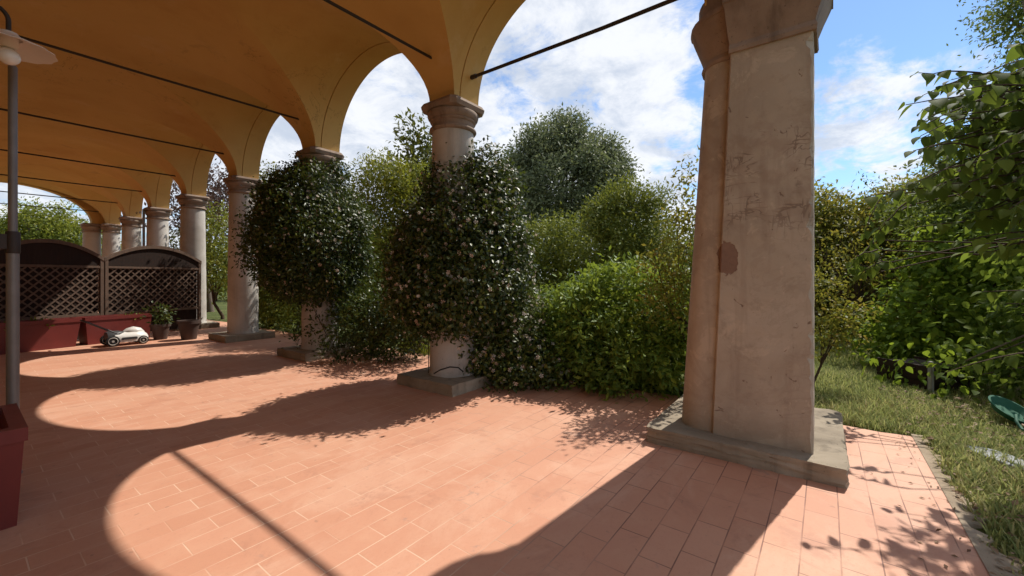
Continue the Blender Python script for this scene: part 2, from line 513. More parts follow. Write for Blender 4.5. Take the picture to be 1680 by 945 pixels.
def crown_points(ells, n_clumps, per, spread, shell=0.55, flat=1.0, lumpy=0.15):
    """clump centres through the volume of overlapping ellipsoids, denser to the surface; returns pos, outward, clump id"""
    vol = np.array([e[1][0] * e[1][1] * e[1][2] for e in ells]) ** 0.75
    vol = vol / vol.sum()
    C, O = [], []
    for (c, r), f in zip(ells, vol):
        m = max(3, int(n_clumps * f))
        d = sph(m)
        u = (shell ** 3 + (1 - shell ** 3) * RNG.random((m, 1))) ** (1 / 3)
        u = u * (1 + lumpy * RNG.normal(size=(m, 1)))
        C.append(np.asarray(c) + d * np.asarray(r) * u)
        O.append(unit(d / np.asarray(r)))
    C = np.concatenate(C); O = np.concatenate(O)
    k = np.maximum(1, RNG.poisson(per, len(C)))
    ids = np.repeat(np.arange(len(C)), k)
    off = RNG.normal(size=(len(ids), 3)) * spread * np.array([1, 1, flat])
    return C[ids] + off, unit(O[ids] + unit(off) * 0.7), ids, C, O


def lumps(ells, n, r, up=0.1):
    """smaller bulges riding on the surface of a crown"""
    vol = np.array([e[1][0] * e[1][2] for e in ells]); vol = vol / vol.sum()
    out = list(ells)
    for i in RNG.choice(len(ells), size=n, p=vol):
        c, rr = ells[i]
        d = sph(1)[0]; d[2] = abs(d[2]) if RNG.random() < 0.6 else d[2]
        q = r * (0.7 + 0.6 * RNG.random())
        out.append((np.asarray(c) + d * np.asarray(rr) * (0.9 + up * RNG.random()), (q, q, q * 0.85)))
    return out


def foliage(name, ells, n_clumps, per, spread, size, ratio, mat, parent, shape='simple', shell=0.55, droop=0.1, zmin=None,
            flat=1.0, lumpy=0.15, upward=0.35, origin=(0, 0, 0), keep=None):
    P, O, ids, C, _ = crown_points(ells, n_clumps, per, spread, shell, flat, lumpy)
    k = np.ones(len(P), bool)
    if zmin is not None: k &= P[:, 2] > zmin
    if keep is not None: k &= keep(P)
    P, O, ids = P[k], O[k], ids[k]
    n = len(P)
    ax = unit(O * 0.6 + sph(n) * 0.75 + np.array([0, 0, -droop]))
    nr = unit(O * 0.7 + sph(n) * 0.6 + np.array([0, 0, upward]))
    ln = size * (0.65 + 0.6 * RNG.random(n))
    ct = RNG.random(ids.max() + 1)
    tint = np.clip(0.5 * ct[ids] + 0.5 * RNG.random(n) ** 1.2, 0, 1)
    return leaf_mesh(name, P, ax, nr, ln, ln * ratio, mat, parent, tint, shape, origin), C


def branches(parent, base, tips, mat, r0, origin, name='trunk', fork=0.45, lean=None, n=8, taper=0.25):
    """a tapered trunk whose limbs bend up into the crown"""
    bm = bmesh.new()
    base = np.asarray(base, float); origin = np.asarray(origin, float)
    tips = np.asarray(tips, float)
    top = tips.mean(0)
    fp = base + (top - base) * np.array([0.55, 0.55, fork])
    mid = (base + fp) / 2 + RNG.normal(size=3) * 0.03 * np.linalg.norm(top - base) * np.array([1, 1, 0.2])
    tube(bm, [base - origin + np.array([0, 0, -0.05]), base - origin + np.array([0, 0, 0.1]), mid - origin, fp - origin], [r0 * 1.35, r0 * 1.05, r0 * 0.9, r0 * 0.75], 10)
    for t in tips:
        u = 0.55 + 0.45 * RNG.random()
        s = base + (fp - base) * u
        m = s + (t - s) * 0.5 + np.array([0, 0, 0.12]) * np.linalg.norm(t - s) + RNG.normal(size=3) * 0.06 * np.linalg.norm(t - s)
        rr = r0 * (0.25 + 0.35 * RNG.random())
        tube(bm, [s - origin, (s * 0.6 + m * 0.4) - origin, m - origin, t - origin], [rr, rr * 0.85, rr * 0.6, rr * taper], 6)
    return from_bm(name, bm, mat, parent)


def pick(C, k):
    return C[RNG.choice(len(C), size=min(k, len(C)), replace=False)]


# ------------------------------------------------------------------ setting: ground, tiled floor
def ground_sheet():
    # one sheet to the horizon, finer near the portico; gently uneven in the garden
    xs = np.unique(np.concatenate([np.linspace(-400, -20, 12), np.linspace(-20, 30, 101), np.linspace(30, 600, 16)]))
    ys = np.unique(np.concatenate([np.linspace(-400, -12, 12), np.linspace(-12, 40, 105), np.linspace(40, 600, 16)]))
    X, Y = np.meshgrid(xs, ys, indexing='ij')
    out = np.clip(np.maximum(X - 5.2, -0.9 - Y) / 1.5, 0, 1)
    Z = -0.03 + out * 0.03 * (np.sin(X * 1.3) * np.cos(Y * 1.7) + 0.6 * np.sin(X * 2.9 + Y))
    V = np.stack([X, Y, Z], -1).reshape(-1, 3)
    i, j = np.meshgrid(np.arange(len(xs) - 1), np.arange(len(ys) - 1), indexing='ij')
    a = (i * len(ys) + j).ravel()
    F = np.stack([a, a + len(ys), a + len(ys) + 1, a + 1], 1)
    o = from_np('ground', V, F, M['ground'], smooth=True)
    tag(o, kind='structure')


ground_sheet()

bm = bmesh.new()
# the floor slab: straight towards the house and the end, ragged garden edge
edge = [(-1.3, -0.64), (2.7, -0.64), (4.90, -0.62)]
gy = np.linspace(-0.4, 25.2, 60)
outer = [(4.9 + 0.05 * math.sin(y * 2.3) + (0.06 if y > 1 else 0), y) for y in gy]
ring = edge + outer + [(-1.3, 25.2)]
vs = [bm.verts.new((x, y, 0.0)) for x, y in ring]
f = bm.faces.new(vs)
ext = bmesh.ops.extrude_face_region(bm, geom=[f])
for g in ext['geom']:
    if isinstance(g, bmesh.types.BMVert): g.co.z -= 0.12
floor = from_bm('portico_floor', bm, M['tiles'], smooth=0)
tag(floor, kind='structure')

# broken mortar edging along the end of the tiles
bm = bmesh.new()
prev = None
N = 70
for i in range(N + 1):
    x = 1.2 + 3.75 * i / N
    w = 0.05 + 0.04 * math.sin(i * 1.7) + 0.04 * random.random() + 0.04 * math.sin(i * 0.45)
    a = bm.verts.new((x, -0.605, 0.005)); b = bm.verts.new((x, -0.64 - w, 0.008 - 0.012 * random.random())); c = bm.verts.new((x, -0.64 - w - 0.02, -0.06))
    if prev:
        bm.faces.new((prev[0], a, b, prev[1])); bm.faces.new((prev[1], b, c, prev[2]))
    prev = (a, b, c)
e = from_bm('path_edging', bm, M['concrete'], smooth=60)
tag(e, kind='structure')

# ------------------------------------------------------------------ the portico
XC, Y0, SP = 3.88, 3.86, 3.30
ZS, RISE, HB = 3.58, 1.27, 1.43          # springing, rise, half span of the arcade arches
XV, VA, VC = 3.68, 2.48, 1.20            # vault: springing line, half width, crown line
XO = 4.12                                # outer face of the arcade wall
NCOL = 7
COLY = [Y0 + SP * i for i in range(NCOL)]
BAYS = [Y0 - SP / 2 + SP * j + 0.0 for j in range(NCOL)]    # bay 0 between pier and first column

portico = thing('vaulted_portico', (0, 0, 0), 'long open portico with ochre groin vaults, arches and house wall', 'portico')


def wavy(x, y, z):
    return 0.010 * math.sin(1.7 * x + 2.1 * y + 0.4) * math.sin(1.3 * y - 0.7 * z) + 0.006 * math.sin(4.1 * x - 3.3 * y + z)


def vault_bay(ym, ylo, yhi):
    """groin vault of one bay plus half of the transverse band on either side"""
    bm = bmesh.new()
    n = 40
    th = [math.pi * i / n for i in range(n + 1)]
    xs = [VC + VA * math.cos(t) for t in th]
    ys = [ym + HB * math.cos(t) for t in th]
    sn = [math.sin(t) for t in th]

    def zz(i, j):
        z = ZS + RISE * max(sn[i], sn[j] if j is not None else 0)
        return z
    g = {}
    for i in range(n + 1):
        for j in range(n + 1):
            z = zz(i, j); w = wavy(xs[i], ys[j], z) * min(1, (z - ZS) * 1.2) * min(1, sn[i] * 2.5)
            g[i, j] = bm.verts.new((xs[i], ys[j], z + w))
    for i in range(n):
        for j in range(n):
            a, b, c, d = g[i, j], g[i + 1, j], g[i + 1, j + 1], g[i, j + 1]
            if i == j or i == n - 1 - j:
                if (i == j): bm.faces.new((a, b, c)); bm.faces.new((a, c, d))
                else: bm.faces.new((a, b, d)); bm.faces.new((b, c, d))
            else:
                bm.faces.new((a, b, c, d))
    for edge_j, yy in ((0, yhi), (n, ylo)):
        if abs(yy - ys[edge_j]) < 1e-4: continue
        prev = None
        for i in range(n + 1):
            z = zz(i, None); w = wavy(xs[i], yy, z) * min(1, (z - ZS) * 1.2) * min(1, sn[i] * 2.5)
            v = bm.verts.new((xs[i], yy, z + w))
            if prev: bm.faces.new((prev, v, g[i, edge_j], g[i - 1, edge_j]))
            prev = v
    return bm


for j, ym in enumerate(BAYS):
    lo = ym - SP / 2 if j else ym - HB - 0.02
    hi = ym + SP / 2
    from_bm('vault', vault_bay(ym, lo, hi), M['plaster'], portico, smooth=28)


def arcade_wall():
    """outer wall over the columns: arch soffits with the settled joint, outer face and top"""
    bm = bmesh.new()
    n = 48
    secs = [(XV - 0.004, -0.001), (3.772, -0.001), (3.7725, -0.022), (3.783, -0.022), (3.7835, 0.004), (XO, 0.004)]
    top = 6.1
    for ym in BAYS:
        rows = []
        for x, d in secs:
            rows.append([bm.verts.new((x, ym + (HB - d) * math.cos(math.pi * i / n), ZS + (RISE - d) * math.sin(math.pi * i / n))) for i in range(n + 1)])
        for a, b in zip(rows, rows[1:]):
            for i in range(n):
                bm.faces.new((a[i], a[i + 1], b[i + 1], b[i]))
        # outer face above this arch
        o = rows[-1]
        tops = [bm.verts.new((XO, v.co.y, top)) for v in o]
        for i in range(n):
            bm.faces.new((o[i], o[i + 1], tops[i + 1], tops[i]))
    # solid springers over every column (outer face + underside), and over the pier
    for yc in COLY[:-1] + [COLY[-1]]:
        h = SP / 2 - HB - 0.004
        a = [bm.verts.new(p) for p in ((XO, yc - h, ZS), (XO, yc + h, ZS), (XO, yc + h, top), (XO, yc - h, top))]
        bm.faces.new(a)
        a = [bm.verts.new(p) for p in ((XV, yc - h, ZS), (XV, yc + h, ZS), (XO, yc + h, ZS), (XO, yc - h, ZS))]
        bm.faces.new(a)
    return from_bm('arcade_wall', bm, M['plaster'], portico, smooth=28)


arcade_wall()


def end_wall(y0, y1, name, cx, half, rise, zs, xlo=-1.3, xhi=XO, top=6.1):
    """cross wall with one wide arched opening"""
    bm = bmesh.new()
    n = 48
    P = [(cx + half * math.cos(math.pi * i / n), zs + rise * math.sin(math.pi * i / n)) for i in range(n + 1)]
    P = [(P[0][0], 0.0 if name == 'x' else zs - 0.0)] + P[1:-1] + [(P[-1][0], zs)]
    fr = [bm.verts.new((x, y0, z)) for x, z in P]; bk = [bm.verts.new((x, y1, z)) for x, z in P]
    tf = [bm.verts.new((x, y0, top)) for x, z in P]; tb = [bm.verts.new((x, y1, top)) for x, z in P]
    for i in range(n):
        bm.faces.new((fr[i], fr[i + 1], bk[i + 1], bk[i]))
        bm.faces.new((fr[i], tf[i], tf[i + 1], fr[i + 1]))
        bm.faces.new((bk[i], bk[i + 1], tb[i + 1], tb[i]))
    for xa, xb in ((P[0][0], xhi), (xlo, P[-1][0])):
        if xb - xa > 0.01:
            box(bm, ((xa + xb) / 2, (y0 + y1) / 2, (zs + top) / 2), (xb - xa - 0.002, y1 - y0, top - zs))
    return from_bm('end_wall', bm, M['plaster'], portico, smooth=28)


end_wall(COLY[-1] + 0.22, COLY[-1] + 0.62, 'far', 1.12, 2.22, 1.30, ZS)
end_wall(0.10, 0.62, 'near', 1.14, 2.40, 1.25, ZS, xhi=3.5)
bm = bmesh.new()
box(bm, (-1.45, 12.0, 3.05), (0.30, 26.2, 6.1))
from_bm('house_wall', bm, M['plaster'], portico, smooth=0)
bm = bmesh.new()
box(bm, (1.35, 12.0, 6.2), (6.1, 26.2, 0.16))
from_bm('roof_slab', bm, M['plaster'], portico, smooth=0)
# tie rods
for yc in COLY:
    bm = bmesh.new()
    p = [(-1.29, yc, 4.05), (0.4, yc, 4.035), (1.6, yc, 4.04), (3.56, yc, 4.06)]
    tube(bm, p, 0.0165, 8)
    tube(bm, [(3.53, yc, 4.06), (3.60, yc, 4.06)], 0.028, 8)
    from_bm('tie_rod', bm, M['iron'], portico)
bm = bmesh.new()
tube(bm, [(3.93, 0.75, 3.90), (3.93, 1.8, 3.885), (3.93, 3.62, 3.90)], 0.020, 8)
tube(bm, [(3.93, 3.50, 3.90), (3.93, 3.58, 3.90)], 0.028, 8)
from_bm('tie_rod', bm, M['iron'], portico)

# ------------------------------------------------------------------ columns
def build_column(label):
    t = thing('stone_column', (XC, Y0, 0), label, 'column', 'columns of the arcade')
    t['kind'] = 'thing'
    bm = bmesh.new()
    box(bm, (-0.02, 0, 0.045), (0.98, 0.98, 0.17))
    bmesh.ops.subdivide_edges(bm, edges=bm.edges, cuts=9, use_grid_fill=True)
    for v in bm.verts:
        v.co += Vector((random.uniform(-.006, .006), random.uniform(-.006, .006), random.uniform(-.004, .004)))
    from_bm('plinth', bm, M['plinth'], t, smooth=50, bevel=0)
    bm = bmesh.new()
    prof = [(0.312, 0.125), (0.312, 0.145), (0.303, 0.16)]
    for i in range(24):
        u = i / 23
        prof.append((0.298 - 0.030 * u ** 1.4 + 0.0018 * math.sin(i * 2.1), 0.17 + u * (3.215 - 0.17)))
    lathe(bm, prof, 48)
    from_bm('shaft', bm, M['stone'], t, smooth=60)
    bm = bmesh.new()
    prof = [(0.268, 3.215), (0.292, 3.22), (0.304, 3.238), (0.300, 3.258), (0.282, 3.268), (0.270, 3.275), (0.272, 3.335), (0.290, 3.345),
            (0.296, 3.358), (0.290, 3.37), (0.302, 3.378), (0.318, 3.395), (0.327, 3.42), (0.33, 3.452), (0.318, 3.468)]
    lathe(bm, prof, 48)
    from_bm('capital', bm, M['capstone'], t, smooth=50)
    bm = bmesh.new()
    for z, s in ((3.468, 0.545), (3.482, 0.60), (3.535, 0.635), (3.579, 0.585)):
        r = s / 2
        k = 0.06
        pts = []
        for sx, sy in ((1, 1), (-1, 1), (-1, -1), (1, -1)):
            for e in ((0, k), (k, 0)) if sx * sy > 0 else ((k, 0), (0, k)):
                pts.append((sx * (r - e[0]), sy * (r - e[1])))
        pts.sort(key=lambda p: math.atan2(p[1], p[0]))
        ringv = [bm.verts.new((x, y, z)) for x, y in pts]
        if z == 3.468: bm.faces.new(ringv[::-1])
        else:
            for i in range(len(ringv)):
                jn = (i + 1) % len(ringv)
                bm.faces.new((last[i], last[jn], ringv[jn], ringv[i]))
        last = ringv
    bm.faces.new(last)
    from_bm('abacus', bm, M['capstone'], t, smooth=30)
    return t


def copy_tree(o, parent=None):
    c = o.copy(); link(c)
    if parent is not None: c.parent = parent
    for ch in list(o.children):
        copy_tree(ch, c)
    return c


COL_LABELS = [
    'grey stone column nearest the big pier, rising out of a conical flowering jasmine',
    'stone column almost hidden by the round dark jasmine ball',
    'bare full-height stone column standing beside the right end of the trellis fence',
    'pale column seen above the trellis fence, closest one behind it',
    'pale column behind the trellis fence with a thin grey pipe running down beside it',
    'short-looking pale column above the fence, second from the far end',
    'farthest pale column of the arcade, supporting the far end arch',
]
col0 = build_column(COL_LABELS[0])
cols = [col0]
for i in range(1, NCOL):
    c = copy_tree(col0)
    c.location = (XC, COLY[i], 0)
    c['label'] = COL_LABELS[i]
    cols.append(c)
c = copy_tree(col0); c.location = (3.36, COLY[-1] + 0.42, 0); c.scale = (1, 1, 1)
c['label'] = 'pale shaft paired with the last column, half hidden on its left at the far end'

# thin downpipe beside the fifth column
bm = bmesh.new()
tube(bm, [(3.52, COLY[4] - 0.08, 0.0), (3.52, COLY[4] - 0.08, 3.5)], 0.035, 10)
o = from_bm('downpipe', bm, M['zinc'])
tag(o, 'thin grey vertical pipe beside a far column above the fence', 'pipe')

# ------------------------------------------------------------------ the big pier
pier = thing('corner_pier', (0, 0, 0), 'massive worn stone pier with scratched plaster face in right foreground', 'pier')
pier['kind'] = 'thing'


def slab_loop(bm, rings):
    prev = None
    for z, pts in rings:
        r = [bm.verts.new((x, y, z)) for x, y in pts]
        if prev is None: bm.faces.new(r[::-1])
        else:
            for i in range(len(r)):
                j = (i + 1) % len(r)
                bm.faces.new((prev[i], prev[j], r[j], r[i]))
        prev = r
    bm.faces.new(prev)


# flat-faced body, a little wider at the foot
bm = bmesh.new()
rings = []
for i in range(90):
    u = i / 89
    z = 0.12 + u * 2.96
    yl = 0.705 - 0.13 * u; yr = 0.055 + 0.0012 * math.sin(i * 1.1)
    x0 = 3.57 + 0.0015 * math.sin(i * 0.9); x1 = 3.93
    k = 0.010 + max(0.0, random.gauss(0, 0.006)) + (0.022 if random.random() < 0.05 else 0) + max(0, 0.012 * math.sin(i * 0.61) * math.sin(i * 0.23))
    rings.append((z, [(x0 + k, yr), (x1, yr), (x1, yl), (x0 + 0.010, yl), (x0, yl - 0.010), (x0, yr + k)]))
slab_loop(bm, rings)
from_bm('body', bm, M['pier'], pier, smooth=35)
# engaged half column on the arch side
bm = bmesh.new()
rings = []
for i in range(26):
    u = i / 25
    z = 0.12 + u * 2.96
    yl = 0.70 - 0.13 * u
    r = 0.285 - 0.055 * u
    xc = 3.885
    sq = lambda v: math.copysign(abs(v) ** 0.72, v)
    pts = [(xc - r, yl - 0.05)] + [(xc - r * sq(math.cos(math.pi * k / 20)), yl + 0.012 + r * 0.98 * sq(math.sin(math.pi * k / 20))) for k in range(21)] + [(xc + r, yl - 0.05)]
    rings.append((z, pts))
slab_loop(bm, [(z, p) for z, p in rings])
from_bm('half_column', bm, M['pier'], pier, smooth=35)


def pier_moulding(name, prof, mat):
    """profile of (overhang, z) run round the pier and its half column"""
    bm = bmesh.new()
    rings = []
    for d, z in prof:
        pts = []
        x0, x1, yr, yl = 3.57 - d, 3.93 + d, 0.055 - d, 0.575 + d * 0.3
        r = 0.23 + d
        pts += [(x0, yr), (x1, yr), (x1, yl)]
        for k in range(15):
            a = math.pi * (1 - k / 14)
            pts.append((3.885 - r * math.cos(a), 0.585 + r * math.sin(a) if 0 < k < 14 else max(yl, 0.585)))
        pts += [(x0, yl)]
        rings.append((z, pts))
    slab_loop(bm, rings)
    for v in bm.verts:
        v.co += Vector((random.uniform(-.004, .004), random.uniform(-.004, .004), random.uniform(-.003, .003)))
    return from_bm(name, bm, mat, pier, smooth=24)


pier_moulding('capital', [(0.0, 3.07), (0.020, 3.074), (0.026, 3.10), (0.016, 3.125), (0.012, 3.14), (0.030, 3.20), (0.062, 3.29), (0.090, 3.37), (0.106, 3.415), (0.112, 3.42), (0.112, 3.455), (0.060, 3.475), (0.048, 3.485), (0.048, 3.62)], M['capstone'])
bm = bmesh.new()
box(bm, (4.145, 0.525, 0.04), (1.47, 1.31, 0.17))
bmesh.ops.subdivide_edges(bm, edges=bm.edges, cuts=14, use_grid_fill=True)
for v in bm.verts:
    e = abs(v.co.z - 0.125) < 0.001
    q = 0.010 if not e else 0.004
    v.co += Vector((random.uniform(-q, q), random.uniform(-q, q), random.uniform(-.004, .004)))
    # worn rounded corners
    cx_, cy_ = v.co.x - 4.145, v.co.y - 0.525
    if abs(cx_) > 0.66 and abs(cy_) > 0.58:
        v.co.x -= 0.012 * math.copysign(1, cx_); v.co.y -= 0.012 * math.copysign(1, cy_)
from_bm('plinth', bm, M['plinth'], pier, smooth=50)
# springer above the pier carrying the arches (out of the picture, holds the wall)
bm = bmesh.new()
box(bm, (3.88, 0.42, 4.84), (0.475, 0.72, 2.42))
from_bm('springer', bm, M['plaster'], portico, smooth=0)

# black irrigation hose at the foot of the first column
bm = bmesh.new()
tube(bm, [at(712, 613, 4.98), at(722, 607, 4.97), at(738, 602, 4.96), at(752, 603, 4.98), at(760, 610, 5.0)], 0.009, 6)
o = from_bm('hose', bm, M['rubber'])
tag(o, 'thin black hose arching at the foot of the jasmine-covered column', 'hose')

# ------------------------------------------------------------------ trellis fence, planters
FY = 12.50


def trellis(x0, x1, label):
    t = thing('trellis_panel', (1.1 + ((x0 + x1) / 2 - 1.1) * 0.963, FY + 0.27 * ((x0 + x1) / 2 - 1.1), 0), label, 'trellis', 'wooden trellis panels across the portico', rz=math.atan(0.28))
    w = (x1 - x0) / 2
    zt = lambda x: 1.80 + 0.34 * (1 - (x / w) ** 2)
    # arched top beam
    bm = bmesh.new()
    n = 18
    prev = None
    for i in range(n + 1):
        x = -w + 2 * w * i / n
        z = zt(x)
        r = [bm.verts.new(p) for p in ((x, -0.045, z), (x, 0.045, z), (x, 0.045, z - 0.075), (x, -0.045, z - 0.075))]
        if prev:
            for k in range(4): bm.faces.new((prev[k], prev[(k + 1) % 4], r[(k + 1) % 4], r[k]))
        else: bm.faces.new(r[::-1])
        prev = r
    bm.faces.new(prev)
    from_bm('top_beam', bm, M['lattice'], t, smooth=30)
    # boards filling the arch and the dark backing of the panel
    bm = bmesh.new()
    prev = None
    for i in range(n + 1):
        x = -w + 0.05 + (2 * w - 0.1) * i / n
        r = [bm.verts.new((x, y, z)) for y, z in ((-0.012, 1.63), (-0.012, zt(x) - 0.07), (0.012, zt(x) - 0.07), (0.012, 1.63))]
        if prev:
            for k in range(4): bm.faces.new((prev[k], prev[(k + 1) % 4], r[(k + 1) % 4], r[k]))
        prev = r
    from_bm('arched_board', bm, M['darkwood'], t, smooth=30)
    bm = bmesh.new()
    nb = 12
    for i in range(nb):
        bw = (2 * w - 0.12) / nb
        box(bm, (-w + 0.06 + bw * (i + 0.5), 0.075, 0.86), (bw - 0.006, 0.018, 1.62))
    from_bm('back_board', bm, M['darkwood'], t, smooth=0)
    # rails and stiles
    for z in (1.595, 0.56):
        bm = bmesh.new(); box(bm, (0, -0.004, z), (2 * w - 0.10, 0.06, 0.055))
        from_bm('rail', bm, M['lattice'], t, smooth=0, bevel=0.006)
    for s in (-1, 1):
        bm = bmesh.new(); box(bm, (s * (w - 0.035), 0, 0.90), (0.068, 0.075, 1.80))
        from_bm('stile', bm, M['lattice'], t, smooth=0, bevel=0.008)
    # diagonal lattice, clipped to the frame
    bm = bmesh.new()
    xa, xb, za, zb = -w + 0.07, w - 0.07, 0.585, 1.57
    step = 0.155
    for sgn, yy in ((1, -0.012), (-1, 0.004)):
        c = -3.0
        while c < 4.0:
            # line z = za + sgn*(x - c)
            pts = []
            for x in (xa, xb):
                z = za + sgn * (x - c)
                if za <= z <= zb: pts.append((x, z))
            for z in (za, zb):
                x = c + sgn * (z - za)
                if xa < x < xb: pts.append((x, z))
            if len(pts) >= 2:
                (ax, az), (bx, bz) = pts[0], pts[-1]
                ln = math.hypot(bx - ax, bz - az)
                if ln > 0.05:
                    Mx = Matrix.Translation(((ax + bx) / 2, yy, (az + bz) / 2)) @ Matrix.Rotation(-math.atan2(bz - az, bx - ax), 4, 'Y')
                    box(bm, (0, 0, 0), (ln, 0.012, 0.028), m=Mx)
            c += step
    from_bm('lattice', bm, M['lattice'], t, smooth=0)
    return t


trellis(-1.22, 0.24, 'brown trellis panel with arched top at far left behind the grey pole')
trellis(0.25, 1.99, 'arched brown trellis panel in shade with a sunlit lattice triangle low on its right')
trellis(2.00, 4.02, 'brown arched trellis panel standing behind the pots, next to the bare column')


def red_planter(name, x0, x1, y0, y1, h, label, group=None, wall=0.035, rz=0.0):
    cx, cy = (x0 + x1) / 2, (y0 + y1) / 2
    t = thing(name, (cx, cy, 0), label, 'planter', group, rz)
    a, b = (x1 - x0) / 2, (y1 - y0) / 2
    bm = bmesh.new()
    tp = 0.93
    def rect(k, z, ins=0):
        return [bm.verts.new(((a * k - ins) * sx, (b * k - ins) * sy, z)) for sx, sy in ((-1, -1), (1, -1), (1, 1), (-1, 1))]
    R = [rect(tp, 0.0), rect(1.0, h - 0.075), rect(1.0, h - 0.072, -0.014), rect(1.0, h, -0.014), rect(1.0, h, wall), rect(tp, h - 0.22, wall)]
    bm.faces.new(R[0][::-1])
    for p, q in zip(R, R[1:]):
        for i in range(4):
            j = (i + 1) % 4
            bm.faces.new((p[i], p[j], q[j], q[i]))
    bm.faces.new(R[-1])
    from_bm('box', bm, M['redplastic'], t, smooth=0, bevel=0.008)
    bm = bmesh.new()
    nx, ny = 24, 12
    g = [[bm.verts.new((-(a - wall - 0.004) + 2 * (a - wall - 0.004) * i / nx, -(b - wall - 0.004) + 2 * (b - wall - 0.004) * k / ny, h - 0.13 + random.uniform(-.012, .012))) for k in range(ny + 1)] for i in range(nx + 1)]
    for i in range(nx):
        for k in range(ny):
            bm.faces.new((g[i][k], g[i + 1][k], g[i + 1][k + 1], g[i][k + 1]))
    from_bm('soil', bm, M['soil'], t, smooth=60)
    return t


p1 = red_planter('planter_box', -0.55, 1.48, 11.70 - 0.10, 12.06 - 0.10, 0.56, 'long dark red planter box under the left trellis, behind the mower handle', 'red planters along the trellis', rz=math.atan(0.24))
p2 = red_planter('planter_box', 1.51, 2.62, 11.70 + 0.28, 12.06 + 0.28, 0.56, 'shorter dark red planter box directly behind the mower', 'red planters along the trellis', rz=math.atan(0.24))
p3 = red_planter('planter_box', -0.46, 0.225, 3.50, 4.20, 0.535, 'big deep red planter box standing at the left foreground edge', wall=0.05)


def small_plants(parent, cx, cy, x0, x1, z, n, h, mat=None):
    P = np.stack([RNG.uniform(x0, x1, n), RNG.uniform(-0.1, 0.1, n), np.full(n, z)], 1)
    ells = [((p[0], p[1], z + h * (0.3 + 0.5 * RNG.random())), (0.10, 0.09, h * 0.5)) for p in P]
    foliage('foliage', ells, n * 12, 6, 0.03, 0.06, 0.5, M['hedge'], parent, zmin=z - 0.02)


for p, (a, b) in ((p1, (0.0, 0.95)), (p2, (0.1, 0.45))):
    small_plants(p, 0, 0, a, b, 0.43, 4, 0.10)

# ------------------------------------------------------------------ pole and lamp at the left
pole = thing('support_pole', tuple(np.append(at(21, 300, 2.86)[:2], 0)), 'tall grey metal pole rising behind the red planter at left edge', 'pole')
bm = bmesh.new()
lathe(bm, [(0.045, 0.0), (0.045, 0.012), (0.036, 0.02), (0.034, 0.10)], 20)
from_bm('foot', bm, M['zinc'], pole)
bm = bmesh.new()
lathe(bm, [(0.031, 0.10), (0.031, 1.60)], 16)
from_bm('lower_tube', bm, M['zinc'], pole, smooth=50)
bm = bmesh.new()
lathe(bm, [(0.0225, 1.60), (0.0225, 2.80), (0.018, 2.81)], 16)
from_bm('upper_tube', bm, M['zinc'], pole, smooth=50)
bm = bmesh.new()
lathe(bm, [(0.034, 1.52), (0.036, 1.53), (0.036, 1.66), (0.032, 1.67)], 16)
box(bm, (-0.07, 0.0, 1.60), (0.09, 0.045, 0.10))
tube(bm, [(-0.115, 0, 1.6), (-0.19, 0, 1.6)], 0.012, 8)
from_bm('clamp', bm, M['iron'], pole, smooth=40)

lp = at(14, 74, 2.62)
lamp = thing('dish_lamp', tuple(lp), 'white enamel dish lamp with round bulb on a curved black arm, top left corner', 'lamp')
bm = bmesh.new()
n = 56
def dish(r, z, wav=0.0):
    return [bm.verts.new(((r + wav * math.cos(14 * 2 * math.pi * i / n)) * math.cos(2 * math.pi * i / n), (r + wav * math.cos(14 * 2 * math.pi * i / n)) * math.sin(2 * math.pi * i / n), z)) for i in range(n)]
R = [dish(0.04, 0.075), dish(0.06, 0.055), dish(0.12, 0.022), dish(0.205, -0.008, 0.005), dish(0.207, -0.014, 0.005), dish(0.12, 0.013), dish(0.06, 0.045)]
for p, q in zip(R, R[1:]):
    for i in range(n):
        j = (i + 1) % n
        bm.faces.new((p[i], p[j], q[j], q[i]))
from_bm('shade', bm, M['enamel'], lamp, smooth=50)
bm = bmesh.new()
lathe(bm, [(0.042, 0.078), (0.042, -0.005), (0.034, -0.02)], 20)
from_bm('socket', bm, M['enamel'], lamp, smooth=40)
bm = bmesh.new()
lathe(bm, [(0.022, -0.020)] + [(0.052 * math.sin(a), -0.070 + 0.052 * math.cos(a)) for a in np.linspace(0.55, 3.08, 12)], 20)
from_bm('bulb', bm, M['bulb'], lamp, smooth=70)
bm = bmesh.new()
arm = [(0.0, 0.0, 0.075)] + [(-0.085 + 0.085 * math.cos(a), 0, 0.15 + 0.085 * math.sin(a)) for a in np.linspace(0, math.pi / 2, 8)] + [(-0.5, 0.0, 0.235), (-1.3 - lp[0] + 0.01, 0.0, 0.22)]
tube(bm, arm, 0.012, 8)
from_bm('arm', bm, M['iron'], lamp, smooth=50)
bm = bmesh.new()
tube(bm, [(-1.3 - lp[0] + 0.002, 0, 0.22), (-1.3 - lp[0] + 0.02, 0, 0.22)], 0.06, 16)
from_bm('wall_plate', bm, M['iron'], lamp)

